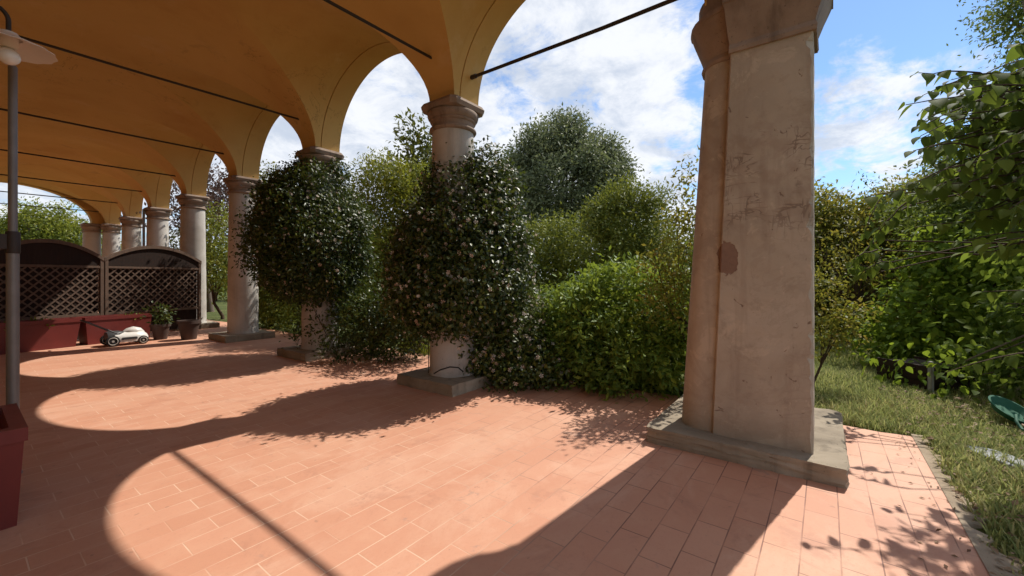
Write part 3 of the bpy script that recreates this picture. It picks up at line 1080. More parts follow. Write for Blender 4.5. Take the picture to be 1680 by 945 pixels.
# ------------------------------------------------------------------ lawn mower
mw = thing('lawn_mower', (2.06, 11.40, 0.0), 'small white and black lawn mower parked before the red planters', 'mower', rz=math.radians(3))
mw.scale = (0.92, 0.92, 0.92)
def loft(bm, secs):
    prev = None
    for x, pts in secs:
        r = [bm.verts.new((x, y, z)) for y, z in pts]
        if prev is None: bm.faces.new(r)
        else:
            for i in range(len(r)):
                j = (i + 1) % len(r)
                bm.faces.new((prev[i], r[i], r[j], prev[j]))
        prev = r
    bm.faces.new(prev[::-1])
def sec(w, z0, z1, k=0.3, n=10):
    """rounded arch section: flat bottom, domed top"""
    return [(-w, z0), (w, z0)] + [(w * math.cos(a) ** 0.7 if math.cos(a) > 0 else -w * (-math.cos(a)) ** 0.7, z0 + (z1 - z0) * (k + (1 - k) * math.sin(a))) for a in np.linspace(0.0001, math.pi - 0.0001, n)]
bm = bmesh.new()
loft(bm, [(-0.24, sec(0.16, 0.12, 0.26)), (-0.20, sec(0.21, 0.09, 0.30)), (-0.05, sec(0.225, 0.08, 0.285)), (0.15, sec(0.225, 0.08, 0.30)), (0.28, sec(0.21, 0.08, 0.29)), (0.36, sec(0.17, 0.10, 0.23)), (0.39, sec(0.10, 0.12, 0.18))])
from_bm('deck', bm, M['mowerwhite'], mw, smooth=45)
bm = bmesh.new()
loft(bm, [(-0.02, sec(0.06, 0.27, 0.30)), (0.05, sec(0.13, 0.26, 0.355)), (0.16, sec(0.15, 0.26, 0.385)), (0.27, sec(0.12, 0.25, 0.35)), (0.34, sec(0.05, 0.22, 0.27))])
from_bm('motor_cover', bm, M['mowerwhite'], mw, smooth=45)
bm = bmesh.new()
loft(bm, [(-0.30, sec(0.17, 0.14, 0.30)), (-0.22, sec(0.19, 0.12, 0.325)), (-0.10, sec(0.17, 0.26, 0.315)), (-0.03, sec(0.10, 0.27, 0.295))])
from_bm('rear_flap', bm, M['mowerdark'], mw, smooth=45)
for s in (-1, 1):
    bm = bmesh.new()
    box(bm, (0.04, s * 0.222, 0.15), (0.26, 0.02, 0.06))
    from_bm('side_panel', bm, M['mowerdark'], mw, smooth=0, bevel=0.008)
for x, y, r in ((-0.235, 0.215, 0.115), (-0.235, -0.215, 0.115), (0.27, 0.205, 0.092), (0.27, -0.205, 0.092)):
    Mx = Matrix.Translation((x, y, r)) @ Matrix.Rotation(math.pi / 2, 4, 'X')
    bm = bmesh.new()
    lathe(bm, [(r * 0.72, -0.026), (r * 0.95, -0.026), (r, -0.018), (r, 0.018), (r * 0.95, 0.026), (r * 0.72, 0.026)], 28)
    bmesh.ops.transform(bm, matrix=Mx, verts=bm.verts)
    w = from_bm('wheel', bm, M['rubber'], mw, smooth=40)
    bm = bmesh.new()
    lathe(bm, [(r * 0.72, -0.03), (r * 0.64, -0.034), (r * 0.58, -0.022), (r * 0.58, 0.022), (r * 0.64, 0.034), (r * 0.72, 0.03)], 28, cap=False)
    for k in range(6):
        a = k * math.pi / 3
        box(bm, (0, 0, 0), (r * 0.50, r * 0.13, 0.05), m=Matrix.Rotation(a, 4, 'Z') @ Matrix.Translation((r * 0.36, 0, 0)))
    lathe(bm, [(r * 0.2, -0.034), (r * 0.2, 0.034)], 16)
    bmesh.ops.transform(bm, matrix=Mx, verts=bm.verts)
    from_bm('rim', bm, M['rim'], w, smooth=40)
bm = bmesh.new()
for s in (-1, 1):
    tube(bm, [(-0.16, s * 0.20, 0.27), (-0.30, s * 0.20, 0.36), (-0.62, s * 0.19, 0.56)], 0.013, 8)
tube(bm, [(-0.62, -0.19, 0.56), (-0.66, -0.12, 0.585), (-0.665, 0, 0.59), (-0.66, 0.12, 0.585), (-0.62, 0.19, 0.56)], 0.014, 8)
from_bm('handle', bm, M['mowerdark'], mw, smooth=50)

# ------------------------------------------------------------------ pots by the third column
def pot(x, y, r, h, label, plant_h):
    t = thing('flower_pot', (x, y, 0), label, 'pot', 'pots in the shade by the trellis')
    bm = bmesh.new()
    lathe(bm, [(r * 0.68, 0), (r * 0.95, h * 0.82), (r * 1.08, h * 0.83), (r * 1.08, h), (r * 0.95, h), (r * 0.92, h * 0.86)], 28)
    from_bm('vessel', bm, M['pot'], t, smooth=35)
    bm = bmesh.new()
    lathe(bm, [(0.001, h * 0.93), (r * 0.9, h * 0.91)], 20, cap=False)
    from_bm('soil', bm, M['soil'], t)
    if plant_h > 0: foliage('foliage', [((0, 0, h + plant_h * 0.45), (r * 1.0, r * 1.0, plant_h * 0.5))], 40, 6, 0.05, 0.09, 0.45, M['jasmine'], t, zmin=h * 0.9)
    return t


pot(3.10, 11.25, 0.20, 0.42, 'plain squat brown pot without a plant left of the bare column', 0)
pot(2.72, 11.75, 0.17, 0.34, 'small brown pot with drooping plant just right of the mower', 0.42)

# ------------------------------------------------------------------ jasmine on the columns
def flowers(name, P, O, n, size, mat, parent, origin=(0, 0, 0)):
    """five-petalled blossoms laid on the outer leaves"""
    idx = RNG.choice(len(P), size=n, replace=len(P) < n)
    p = P[idx] + O[idx] * 0.03 - np.asarray(origin); nn = unit(O[idx] + sph(n) * 0.5)
    a = unit(np.cross(nn, sph(n))); b = np.cross(nn, a)
    s = size * (0.7 + 0.6 * RNG.random((n, 1)))
    V = []; F = []
    cols = [p]
    for k in range(5):
        an = 2 * math.pi * k / 5
        d1 = a * math.cos(an - 0.3) + b * math.sin(an - 0.3); d2 = a * math.cos(an + 0.42) + b * math.sin(an + 0.42)
        cols += [p + d1 * s * 0.5 + nn * s * 0.12, p + d2 * s * 0.5 + nn * s * 0.18]
    V = np.stack(cols, 1).reshape(-1, 3)
    i = np.arange(n)[:, None] * 11
    F = np.concatenate([i + [0, 1 + 2 * k, 2 + 2 * k] for k in range(5)], 1).reshape(-1, 3)
    o = from_np(name, V, F, mat, parent, np.repeat(RNG.random(n), 5))
    return o


def jasmine(base, label, ells, n, nf, group='jasmine climbing on the arcade columns', leaf=0.062, keep=None, stems=True, zmin=0.0, fl=0.040):
    t = thing('climbing_jasmine', base, label, 'climbing jasmine', group)
    t['kind'] = 'thing'
    base = np.asarray(base, float)
    P, O, ids, C, _ = crown_points(ells, n // 7, 7, 0.055, 0.86, 1.0, 0.05)
    P2, O2, ids2, _, _ = crown_points(ells, n // 90, 7, 0.10, 0.97, 1.0, 0.06)      # loose outer shoots
    P = np.concatenate([P, P2]); O = np.concatenate([O, O2]); ids = np.concatenate([ids, ids2 + ids.max() + 1])
    k = P[:, 2] > zmin
    if keep is not None: k &= keep(P)
    P, O, ids = P[k], O[k], ids[k]
    m = len(P)
    ax = unit(O * 0.35 + sph(m) * 0.75 + np.array([0, 0, -0.30])); nr = unit(O + sph(m) * 0.5 + np.array([0, 0, 0.3]))
    ln = leaf * (0.65 + 0.6 * RNG.random(m))
    ct = RNG.random(ids.max() + 1)
    leaf_mesh('foliage', P, ax, nr, ln, ln * 0.52, M['jasmine'], t, np.clip(0.45 * ct[ids] + 0.55 * RNG.random(m) ** 1.5, 0, 1), 'simple', base)
    fo = flowers('blossoms', P, O, nf, fl, M['petal'], t, base)
    fo['kind'] = 'stuff'
    if stems:
        for s in range(5):
            bm = bmesh.new()
            a = random.uniform(0, 6.28); pts = []
            for i in range(12):
                z = (0.14 if s == 0 else 0.85) + (2.6 if s == 0 else 1.9) * i / 11
                a += random.uniform(-.35, .45)
                pts.append((0.315 * math.cos(a), 0.315 * math.sin(a), z))
            tube(bm, pts, [(0.006 + 0.002 * s) * (1 - 0.06 * i) for i in range(12)], 6)
            from_bm('stem', bm, M['twig'], t, smooth=60)
    return t, P, O


c1 = np.array([XC, COLY[0], 0]); c2 = np.array([XC, COLY[1], 0])
v3 = lambda *a: np.array(a, float)
S1 = 5.42 / FPX
def rel(px, py, d, r):      # an ellipsoid centred on a pixel at depth d
    return (at(px, py, d), r if hasattr(r, '__len__') else (r, r, r))
ells1 = [rel(752, 470, 5.35, (0.86, 0.86, 0.62)), rel(752, 400, 5.38, (0.80, 0.80, 0.62)), rel(768, 335, 5.42, (0.58, 0.60, 0.50)), rel(790, 285, 5.5, (0.30, 0.32, 0.36)),
         rel(800, 440, 5.5, (0.56, 0.56, 0.72)), rel(690, 440, 5.4, (0.42, 0.42, 0.55)), rel(812, 350, 5.55, (0.34, 0.36, 0.55)), rel(735, 500, 5.3, (0.60, 0.6, 0.33))]
jasmine(tuple(c1), 'conical jasmine starred with pale blossoms round the column nearest the pier', lumps(ells1, 40, 0.16), 56000, 2800, fl=0.044)
ells2 = [rel(508, 400, 7.3, (0.98, 0.98, 0.95)), rel(500, 335, 7.3, (0.72, 0.72, 0.62)), rel(520, 300, 7.35, (0.45, 0.45, 0.42)), rel(455, 370, 7.3, (0.42, 0.42, 0.75)), rel(565, 380, 7.4, (0.40, 0.40, 0.75)), rel(515, 455, 7.2, (0.70, 0.7, 0.45))]
jasmine(tuple(c2), 'round dark jasmine ball hiding the second column, few blossoms', lumps(ells2, 40, 0.19), 54000, 1300, fl=0.048)


# ------------------------------------------------------------------ shrubs in the garden
def shrub(name, label, cat, base, ells, n_clumps, per, spread, size, ratio, mat, group=None, trunk=0.03, tips=8, shape='simple', bark='twig', **kw):
    t = thing(name, tuple(base), label, cat, group)
    t['kind'] = 'thing'
    o, C = foliage('foliage' if trunk < 0.06 else 'crown', ells, n_clumps, per, spread, size, ratio, mat, t, shape, origin=base, **kw)
    if trunk:
        branches(t, base, pick(C, tips), M[bark], trunk, base, 'stem' if trunk < 0.06 else 'trunk')
    return t


def gp(px, d, z=-0.02):
    p = at(px, CY, d); return np.array([p[0], p[1], z])


# trailing jasmine at the foot of the first column, towards the big shrub
t = thing('trailing_jasmine', tuple(gp(835, 5.5)), 'low trailing jasmine with pale flowers between the first column and the rounded shrub', 'jasmine')
e = [rel(800, 585, 5.35, (0.30, 0.30, 0.28)), rel(838, 570, 5.5, (0.42, 0.42, 0.5)), rel(850, 520, 5.7, (0.40, 0.4, 0.45)), rel(885, 600, 5.3, (0.40, 0.4, 0.28)), rel(840, 610, 5.25, (0.36, 0.3, 0.22))]
P, O, ids, C, _ = crown_points(e, 1700, 7, 0.06, 0.8, 1.0, 0.06)
k = P[:, 2] > 0.0; P, O, ids = P[k], O[k], ids[k]; m = len(P)
ln = 0.062 * (0.65 + 0.6 * RNG.random(m))
leaf_mesh('foliage', P, unit(O * 0.35 + sph(m) * 0.8), unit(O + sph(m) * 0.5 + v3(0, 0, .4)), ln, ln * 0.52, M['jasmine'], t, np.clip(0.3 + 0.7 * RNG.random(m) ** 1.4, 0, 1), 'simple', gp(835, 5.5))
fo = flowers('blossoms', P, O, 620, 0.046, M['petal'], t, gp(835, 5.5)); fo['kind'] = 'stuff'

# big rounded shrub
e = [rel(985, 545, 5.95, (1.0, 1.0, 0.78)), rel(1040, 530, 5.6, (0.85, 0.85, 0.85)), rel(925, 575, 5.9, (0.75, 0.75, 0.55)), rel(1010, 500, 6.1, (0.72, 0.72, 0.58)), rel(1085, 575, 5.2, (0.62, 0.62, 0.66)),
     rel(960, 600, 5.4, (0.6, 0.6, 0.42)), rel(1030, 600, 5.1, (0.6, 0.6, 0.45)), rel(1090, 510, 5.6, (0.55, 0.55, 0.5))]
shrub('rounded_shrub', 'big rounded light green shrub between the jasmine column and the pier', 'shrub', gp(1010, 5.9), lumps(e, 60, 0.2), 3000, 12, 0.055, 0.088, 0.40, M['pitto'], zmin=0.0, shell=0.78, trunk=0.045, tips=14, lumpy=0.06)

# low evergreen between first and second columns
e = [rel(590, 545, 7.3, (0.75, 0.6, 0.50)), rel(640, 530, 7.0, (0.62, 0.6, 0.62)), rel(560, 540, 7.9, (0.7, 0.7, 0.6)), rel(615, 500, 7.6, (0.7, 0.7, 0.6)), rel(670, 520, 6.9, (0.45, 0.45, 0.6)), rel(690, 490, 6.8, (0.5, 0.5, 0.7))]
shrub('low_evergreen', 'low dark evergreen shrub on the ground between the two jasmine columns', 'shrub', gp(610, 7.4), lumps(e, 20, 0.2), 1500, 11, 0.08, 0.070, 0.48, M['jasmine'], zmin=0.0, shell=0.7, trunk=0.03)
e = [((5.2, 12.2, 0.9), (0.7, 0.8, 0.95)), ((5.2, 12.3, 2.2), (0.6, 0.75, 0.95)), ((5.15, 12.3, 3.2), (0.5, 0.65, 0.75)), ((5.15, 12.25, 3.9), (0.38, 0.55, 0.5)), ((5.2, 11.4, 1.0), (0.6, 0.6, 1.0)), ((5.3, 10.6, 1.0), (0.6, 0.6, 1.0)), ((5.4, 12.2, 1.1), (0.6, 0.6, 1.1)), ((5.5, 12.9, 0.9), (0.6, 0.6, 1.0)), ((5.3, 9.8, 0.6), (0.5, 0.5, 0.6))]
shrub('dark_shrub', 'tall dark leafy shrub in the gap between the bare column and the round jasmine', 'shrub', v3(5.2, 12.2, -0.02), e, 2000, 11, 0.09, 0.085, 0.5, M['hedge'], zmin=0.0, shell=0.6, trunk=0.03)

# yellow-green shrub behind
e = [rel(640, 380, 10.2, (1.0, 1.0, 1.5)), rel(620, 330, 10.4, (0.75, 0.75, 0.85)), rel(672, 340, 10.0, (0.7, 0.7, 0.9)), rel(655, 450, 9.8, (0.95, 0.95, 1.0)), rel(590, 400, 10.6, (0.6, 0.6, 1.2))]
shrub('yellow_shrub', 'tall yellow-green shrub showing between the two jasmine columns', 'shrub', gp(640, 10.3), lumps(e, 26, 0.35), 2200, 13, 0.12, 0.095, 0.36, M['yellow'], zmin=0.1, shell=0.55, trunk=0.05)

# evergreen whose open branches rise beside the first capital
e = [rel(682, 215, 11.5, (0.45, 0.45, 0.35)), rel(700, 245, 11.4, (0.55, 0.55, 0.45)), rel(655, 240, 11.6, (0.28, 0.28, 0.2)), rel(700, 290, 11.3, (0.75, 0.75, 0.55)), rel(655, 285, 11.7, (0.42, 0.42, 0.25)), rel(675, 265, 11.5, (0.35, 0.35, 0.35)), rel(720, 330, 11.3, (0.8, 0.8, 0.9)), rel(640, 272, 11.8, (0.2, 0.2, 0.12))]
shrub('evergreen_tree', 'open dark evergreen tree rising just left of the nearest column capital', 'tree', gp(700, 11.5), e, 210, 13, 0.13, 0.17, 0.42, M['magnolia'], zmin=0.3, shell=0.2, trunk=0.07, tips=26, bark='barkgrey', lumpy=0.2)

# big grey-green tree beyond the hedge
TD = 21.0
e = [rel(925, 300, TD, (2.7, 2.7, 2.6)), rel(880, 290, TD, (1.6, 1.6, 1.9)), rel(975, 295, TD, (1.5, 1.5, 1.7)), rel(925, 235, TD, (1.5, 1.5, 1.35)), rel(890, 235, TD, (1.0, 1.0, 1.0)), rel(962, 245, TD, (1.1, 1.1, 1.1)), rel(1003, 300, TD, (0.8, 0.8, 1.3)), rel(850, 300, TD, (0.8, 0.8, 1.4)), rel(1000, 345, TD, (1.0, 1.0, 1.0)), rel(925, 205, TD, (0.7, 0.7, 0.55)), rel(900, 380, TD, (2.6, 2.6, 1.6))]
shrub('garden_tree', 'large round grey-green tree rising beyond the hedge', 'tree', gp(925, TD), lumps(e, 60, 0.6), 3400, 18, 0.19, 0.19, 0.42, M['greytree'], zmin=1.0, shell=0.5, trunk=0.24, tips=22, bark='barkgrey', lumpy=0.16)

# clipped hedge across the back of the garden, one long plant row
def hedge_row(name, label, pts, r, zt, mat, n, leaf, spread=0.16):
    base = np.array([pts[0][0], pts[0][1], -0.02])
    t = thing(name, tuple(base), label, 'hedge')
    t['kind'] = 'thing'
    ells = []
    for (x, y), (x2, y2) in zip(pts, pts[1:]):
        L = math.hypot(x2 - x, y2 - y); k = max(1, int(L / (r * 0.75)))
        for i in range(k):
            u = i / k
            zz = zt * (0.93 + 0.14 * random.random())
            cx_, cy_ = x + (x2 - x) * u, y + (y2 - y) * u
            ells.append(((cx_, cy_, zz * 0.72), (r, r, zz * 0.30)))
            ells.append(((cx_, cy_, zz * 0.34), (r * 1.08, r * 1.08, zz * 0.36)))
    foliage('foliage', ells, n, 12, spread, leaf, 0.45, mat, t, zmin=0.0, shell=0.72, origin=base, lumpy=0.05)
    for x, y in pts:
        for q in range(3):
            bm = bmesh.new()
            xx, yy = x - base[0] + random.uniform(-.4, .4), y - base[1] + random.uniform(-.3, .3)
            tube(bm, [(xx, yy, 0), (xx + .05, yy + .05, zt * 0.5), (xx + random.uniform(-.3, .3), yy + random.uniform(-.3, .3), zt * 0.8)], [0.05, 0.04, 0.012], 6)
            from_bm('stem', bm, M['twig'], t)
    return t


g2 = lambda px, d: tuple(at(px, CY, d)[:2])
hedge_row('hedge', 'long tall green hedge across the back of the garden left of the pier', [g2(560, 15.5), g2(760, 14.0), g2(900, 13.0), g2(1010, 12.3), g2(1130, 11.6)], 0.95, 3.15, M['hedge'], 7500, 0.115)
hedge_row('boundary_hedge', 'leafy boundary hedge with yellowish tips to the right of the pier', [g2(1240, 10.6), g2(1390, 9.8), g2(1500, 9.2), g2(1640, 8.4)], 0.95, 3.28, M['red'], 6000, 0.11)

# lighter conical shrub in front of the hedge
e = [rel(1025, 375, 10.6, (0.85, 0.85, 0.9)), rel(1030, 330, 10.6, (0.5, 0.5, 0.55)), rel(1000, 360, 10.5, (0.5, 0.5, 0.6)), rel(1065, 370, 10.6, (0.5, 0.5, 0.75)), rel(1030, 430, 10.4, (0.95, 0.95, 0.9))]
shrub('conical_shrub', 'feathery mid-green conical shrub standing before the hedge', 'shrub', gp(1028, 10.5), lumps(e, 22, 0.3), 1500, 15, 0.11, 0.10, 0.34, M['hedge'], zmin=0.1, shell=0.5, trunk=0.05)
# yellowish / reddish shrub at the pier's left
e = [rel(1118, 350, 4.8, (0.2, 0.2, 0.28)), rel(1126, 300, 4.8, (0.13, 0.13, 0.2)), rel(1106, 420, 4.7, (0.24, 0.24, 0.3)), rel(1120, 480, 4.6, (0.28, 0.28, 0.3)), rel(1090, 445, 4.6, (0.2, 0.2, 0.2)), rel(1140, 390, 4.8, (0.25, 0.25, 0.45)), rel(1134, 270, 4.8, (0.08, 0.08, 0.12)), rel(1095, 500, 4.45, (0.2, 0.2, 0.2))]
shrub('red_tipped_shrub', 'red-tipped shrub peeping out from behind the left side of the pier', 'shrub', gp(1135, 4.9), e, 300, 9, 0.07, 0.06, 0.45, M['red'], zmin=0.1, shell=0.3, trunk=0.02, tips=14)

# a leafy shoot low behind the pier: it throws the leaf shadow on the tiles
e = [((4.80, 1.02, 1.55), (0.22, 0.16, 0.22)), ((4.78, 1.08, 1.25), (0.24, 0.2, 0.2)), ((4.95, 0.95, 1.85), (0.2, 0.14, 0.2))]
shrub('rose_shoot', 'slender leafy shoot growing hidden behind the left foot of the pier', 'plant', v3(5.05, 0.95, -0.02), e, 60, 6, 0.06, 0.075, 0.5, M['pitto'], zmin=0.3, shell=0.1, trunk=0.012, tips=7)

# sapling right of the pier
e = [rel(1365, 520, 5.0, (0.26, 0.26, 0.2)), rel(1355, 560, 4.95, (0.2, 0.2, 0.17)), rel(1385, 545, 5.0, (0.22, 0.22, 0.15)), rel(1350, 470, 5.1, (0.25, 0.25, 0.25)), rel(1395, 510, 5.1, (0.2, 0.2, 0.13))]
shrub('sapling', 'slim leaning sapling with reddish young leaves right beside the pier', 'sapling', onfloor(1334, 642), e, 170, 8, 0.06, 0.06, 0.5, M['red'], zmin=0.2, shell=0.1, trunk=0.014, tips=12)

# bare-twigged shrub before the boundary hedge
e = [rel(1420, 430, 8.2, (0.8, 0.8, 0.5)), rel(1370, 400, 8.4, (0.5, 0.5, 0.6)), rel(1440, 480, 7.9, (0.6, 0.6, 0.4)), rel(1360, 450, 8.3, (0.5, 0.5, 0.5))]
shrub('twiggy_shrub', 'twiggy shrub with sparse yellowish leaves in front of the right hedge', 'shrub', gp(1390, 8.2), e, 170, 8, 0.12, 0.085, 0.45, M['red'], zmin=0.3, shell=0.2, trunk=0.035, tips=34)

# bright vine mass on the right
e = [rel(1560, 430, 6.4, (0.75, 0.75, 0.45)), rel(1640, 420, 6.0, (0.9, 0.9, 0.6)), rel(1500, 540, 6.3, (0.75, 0.75, 0.42)), rel(1570, 530, 6.0, (0.8, 0.8, 0.55)), rel(1450, 560, 6.6, (0.45, 0.45, 0.35)), rel(1640, 540, 5.8, (0.8, 0.8, 0.6)), rel(1490, 590, 6.4, (0.6, 0.6, 0.3)), rel(1555, 606, 5.0, (0.35, 0.3, 0.16)), rel(1600, 600, 5.0, (0.4, 0.35, 0.2)), rel(1490, 610, 5.3, (0.3, 0.3, 0.15)), rel(1540, 480, 6.3, (0.6, 0.6, 0.4)), rel(1700, 480, 5.6, (0.9, 0.9, 0.9))]
shrub('leafy_thicket', 'tangle of bright broad-leaved vines at the edge of the lawn on the right', 'thicket', gp(1580, 6.2), e, 900, 9, 0.14, 0.105, 0.62, M['bright'], zmin=0.05, shell=0.6, trunk=0.035, tips=16, shape='broad', droop=0.35, upward=0.6)

# tall fine-leaved tree at top right
e = [rel(1610, 300, 6.6, (0.7, 0.7, 0.6)), rel(1560, 380, 6.6, (0.7, 0.7, 0.4)), rel(1650, 400, 6.3, (0.8, 0.8, 0.6)), rel(1660, 230, 6.6, (0.55, 0.55, 0.5)), rel(1665, 30, 7.5, (0.45, 0.45, 0.22)), rel(1635, 18, 7.6, (0.3, 0.3, 0.08)), rel(1710, 100, 7.4, (0.5, 0.5, 0.5)), rel(1680, 190, 7.3, (0.6, 0.6, 0.6)), rel(1640, 260, 7.3, (0.9, 0.9, 0.9)), rel(1580, 330, 7.4, (0.8, 0.8, 0.5)), rel(1500, 345, 7.6, (0.5, 0.5, 0.22)), rel(1680, 350, 7.2, (1.1, 1.1, 1.0)), rel(1580, 260, 7.5, (0.35, 0.35, 0.3)), rel(1440, 300, 7.8, (0.25, 0.25, 0.06)), rel(1720, 0, 7.2, (0.8, 0.8, 0.9))]
shrub('willow_tree', 'tall fine-leaved tree filling the upper right edge against the sky', 'tree', gp(1780, 7.2), lumps(e, 30, 0.28), 2300, 16, 0.12, 0.085, 0.40, M['vine'], zmin=0.5, shell=0.35, trunk=0.13, tips=26, bark='barkgrey', lumpy=0.2, droop=0.3)

# ------------------------------------------------------------------ broad-leaved tree with hanging twigs in front
def broad_tree():
    base = np.array([6.6, -3.2, -0.02])
    t = thing('broad_leaved_tree', tuple(base), 'broad-leaved tree whose hanging leafy twigs reach in from the right', 'tree')
    t['kind'] = 'thing'
    twigs = []
    # visible sprays: start, end in photo pixels with depth
    S = [((1770, 205, 2.8), (1560, 190, 2.8), 8), ((1770, 170, 2.7), (1600, 150, 2.75), 6), ((1770, 300, 3.3), (1500, 300, 3.2), 8), ((1760, 190, 2.9), (1485, 172, 2.75), 9), ((1760, 150, 3.2), (1560, 128, 3.0), 6),
         ((1780, 230, 3.0), (1525, 240, 2.95), 8), ((1760, 330, 3.0), (1415, 325, 3.1), 13), ((1780, 380, 3.1), (1500, 372, 3.3), 9), ((1780, 440, 3.0), (1580, 410, 3.2), 7),
         ((1800, 580, 3.2), (1555, 610, 3.3), 7), ((1790, 240, 2.6), (1640, 215, 2.7), 6), ((1800, 500, 3.1), (1610, 480, 3.3), 6)]
    for a, b, k in S:
        twigs.append((at(*a), at(*b), k))
    # overhead / beside: sprays that throw the leaf shadows on the tiles (partly beyond the frame)
    for q in range(230):
        z = random.uniform(1.5, 3.1)
        u = (random.uniform(1.9, 3.3), random.uniform(-0.95, -0.02)) if q % 9 else (random.uniform(3.6, 4.8), random.uniform(-0.16, 0.14))
        if q % 9 == 0: z = random.uniform(1.2, 2.0)
        end = np.array([u[0] + z / 1.338, u[1] - 0.194 * z / 1.338, z])
        st = end + np.array([random.uniform(0.5, 0.9), random.uniform(-0.9, -0.5), random.uniform(-0.05, 0.3)])
        x = (end - EYE); dd = x @ FW; px = CX + FPX * (x @ RT) / dd; py = CY - FPX * x[2] / dd
        if q % 9 and (px < 1500 or (px < 1660 and 0 < py < 120) or (px < 1580 and py > 330)): continue
        if q % 9 == 0 and (px < 1385 or q % 27): continue
        if q % 27 == 0: st = end + np.array([random.uniform(0.1, 0.5), random.uniform(-0.6, -0.2), random.uniform(-0.1, 0.5)])
        twigs.append((st, end, 8))
    for q in range(110):      # overhead crown to the right of the frame: shades the grass there
        z = random.uniform(1.9, 3.3)
        u = (random.uniform(2.6, 5.4), random.uniform(-2.3, -0.85))
        end = np.array([u[0] + z / 1.338, u[1] - 0.194 * z / 1.338, z])
        st = end + np.array([random.uniform(0.2, 0.7), random.uniform(-0.9, -0.4), random.uniform(0.0, 0.3)])
        x = (end - EYE); dd = x @ FW; px = CX + FPX * (x @ RT) / dd; py = CY - FPX * x[2] / dd
        if px < 1665 and py > -10: continue
        twigs.append((st, end, 8))
    for q in range(6):       # inner mass behind, keeps the right edge deep and dark
        d = random.uniform(3.6, 5.0)
        a = at(random.uniform(1700, 1900), random.uniform(300, 600), d)
        twigs.append((a, a + np.array([random.uniform(-0.6, -0.1), random.uniform(-0.1, 0.5), random.uniform(-0.2, 0.15)]), 9))
    pos, ax, nr, ln = [], [], [], []
    bm = bmesh.new()
    for a, b, k in twigs:
        a = np.asarray(a); b = np.asarray(b)
        sag = np.linalg.norm(b - a) * 0.07
        pts = []
        for i in range(7):
            u = i / 6
            p = a + (b - a) * u + np.array([0, 0, sag * math.sin(math.pi * u)]) + RNG.normal(size=3) * 0.008
            pts.append(p)
        tube(bm, [p - base for p in pts], [0.010 - 0.0012 * i for i in range(7)], 5)
        d = unit(b - a)
        k = int(k * 1.2)
        for i in range(k):
            u = 0.12 + 0.88 * (i + 0.5 * random.random()) / k
            j = min(5, int(u * 6)); f = u * 6 - j
            p = pts[j] * (1 - f) + pts[j + 1] * f
            s = 1 if i % 2 else -1
            side = unit(np.cross(d, [0, 0, 1]))
            axis = unit(d * 0.45 + side * s * random.uniform(0.35, 0.9) + np.array([0, 0, -random.uniform(0.35, 1.1)]))
            nrm = unit(np.array([0, 0, 1.0]) + side * s * 0.5 + RNG.normal(size=3) * 0.45 + d * 0.2)
            pos.append(p); ax.append(axis); nr.append(nrm); ln.append(random.uniform(0.085, 0.15))
        pos.append(pts[-1]); ax.append(unit(d + np.array([0, 0, -0.4]))); nr.append(np.array([0, 0, 1.0]) + RNG.normal(size=3) * .3); ln.append(0.09)
    # limbs from the trunk to each spray
    tube(bm, [(0, 0, -0.05), (0, 0, 0.2), (-0.1, 0.05, 1.2), (-0.25, 0.1, 2.4)], [0.17, 0.13, 0.11, 0.09], 12)
    for a, b, k in twigs:
        s = np.array([-0.1 - 0.15 * random.random(), 0.08, random.uniform(1.0, 2.4)])
        e = np.asarray(a) - base
        m = (s + e) / 2 + np.array([0, 0, 0.15])
        tube(bm, [s, m, e], [0.014, 0.010, 0.006], 5)
    from_bm('trunk', bm, M['twig'], t)
    # the deep inner crown
    es = [rel(1770, 260, 4.4, (0.4, 0.4, 0.35)), rel(1740, 400, 4.4, (0.5, 0.5, 0.4)), rel(1740, 530, 4.5, (0.6, 0.6, 0.45)), rel(1690, 500, 5.0, (0.45, 0.45, 0.3)), rel(1660, 600, 4.8, (0.5, 0.5, 0.22)), rel(1590, 618, 4.6, (0.32, 0.3, 0.12)), rel(1740, 620, 4.3, (0.6, 0.6, 0.4))]
    P, O, ids, C, _ = crown_points(es, 300, 7, 0.15, 0.2)
    m = len(P)
    pos += list(P); ax += list(unit(O * 0.5 + sph(m) * 0.7 + np.array([0, 0, -0.6]))); nr += list(unit(O * 0.5 + sph(m) * 0.5 + np.array([0, 0, 0.8]))); ln += list(RNG.uniform(0.06, 0.11, m))
    bm2 = bmesh.new()
    for q in pick(C, 40):
        qb = q - base; s0 = np.array([-0.2, 0.08, random.uniform(0.8, 2.3)])
        tube(bm2, [s0, (s0 + qb) / 2 + np.array([0, 0, 0.1]), qb], [0.03, 0.018, 0.006], 6)
    from_bm('limbs', bm2, M['barkgrey'], t)
    ln = np.array(ln)
    leaf_mesh('crown', np.array(pos), np.array(ax), np.array(nr), ln, ln * 0.66, M['broad'], t, RNG.random(len(ln)), 'broad', base)
    return t


broad_tree()

# ------------------------------------------------------------------ trees seen past the columns at the far left
e = [rel(362, 300, 17, (0.8, 0.8, 0.8)), rel(345, 330, 17.5, (0.9, 0.9, 0.9)), rel(372, 340, 16.5, (0.9, 0.9, 0.8)), rel(292, 320, 19, (0.8, 0.8, 0.7)), rel(330, 370, 17, (1.3, 1.3, 0.9))]
shrub('plum_tree', 'purple-leaved plum tree seen between the far columns', 'tree', gp(345, 17.2), e, 380, 12, 0.22, 0.16, 0.45, M['plum'], zmin=0.6, shell=0.2, trunk=0.12, tips=18, bark='barkgrey', lumpy=0.25)
e = [rel(362, 400, 14.0, (0.8, 0.8, 0.9)), rel(350, 360, 14.3, (0.5, 0.5, 0.5)), rel(385, 430, 13.6, (0.9, 0.9, 0.9)), rel(345, 440, 14.2, (0.9, 0.9, 0.8)), rel(300, 420, 16, (0.9, 0.9, 0.9))]
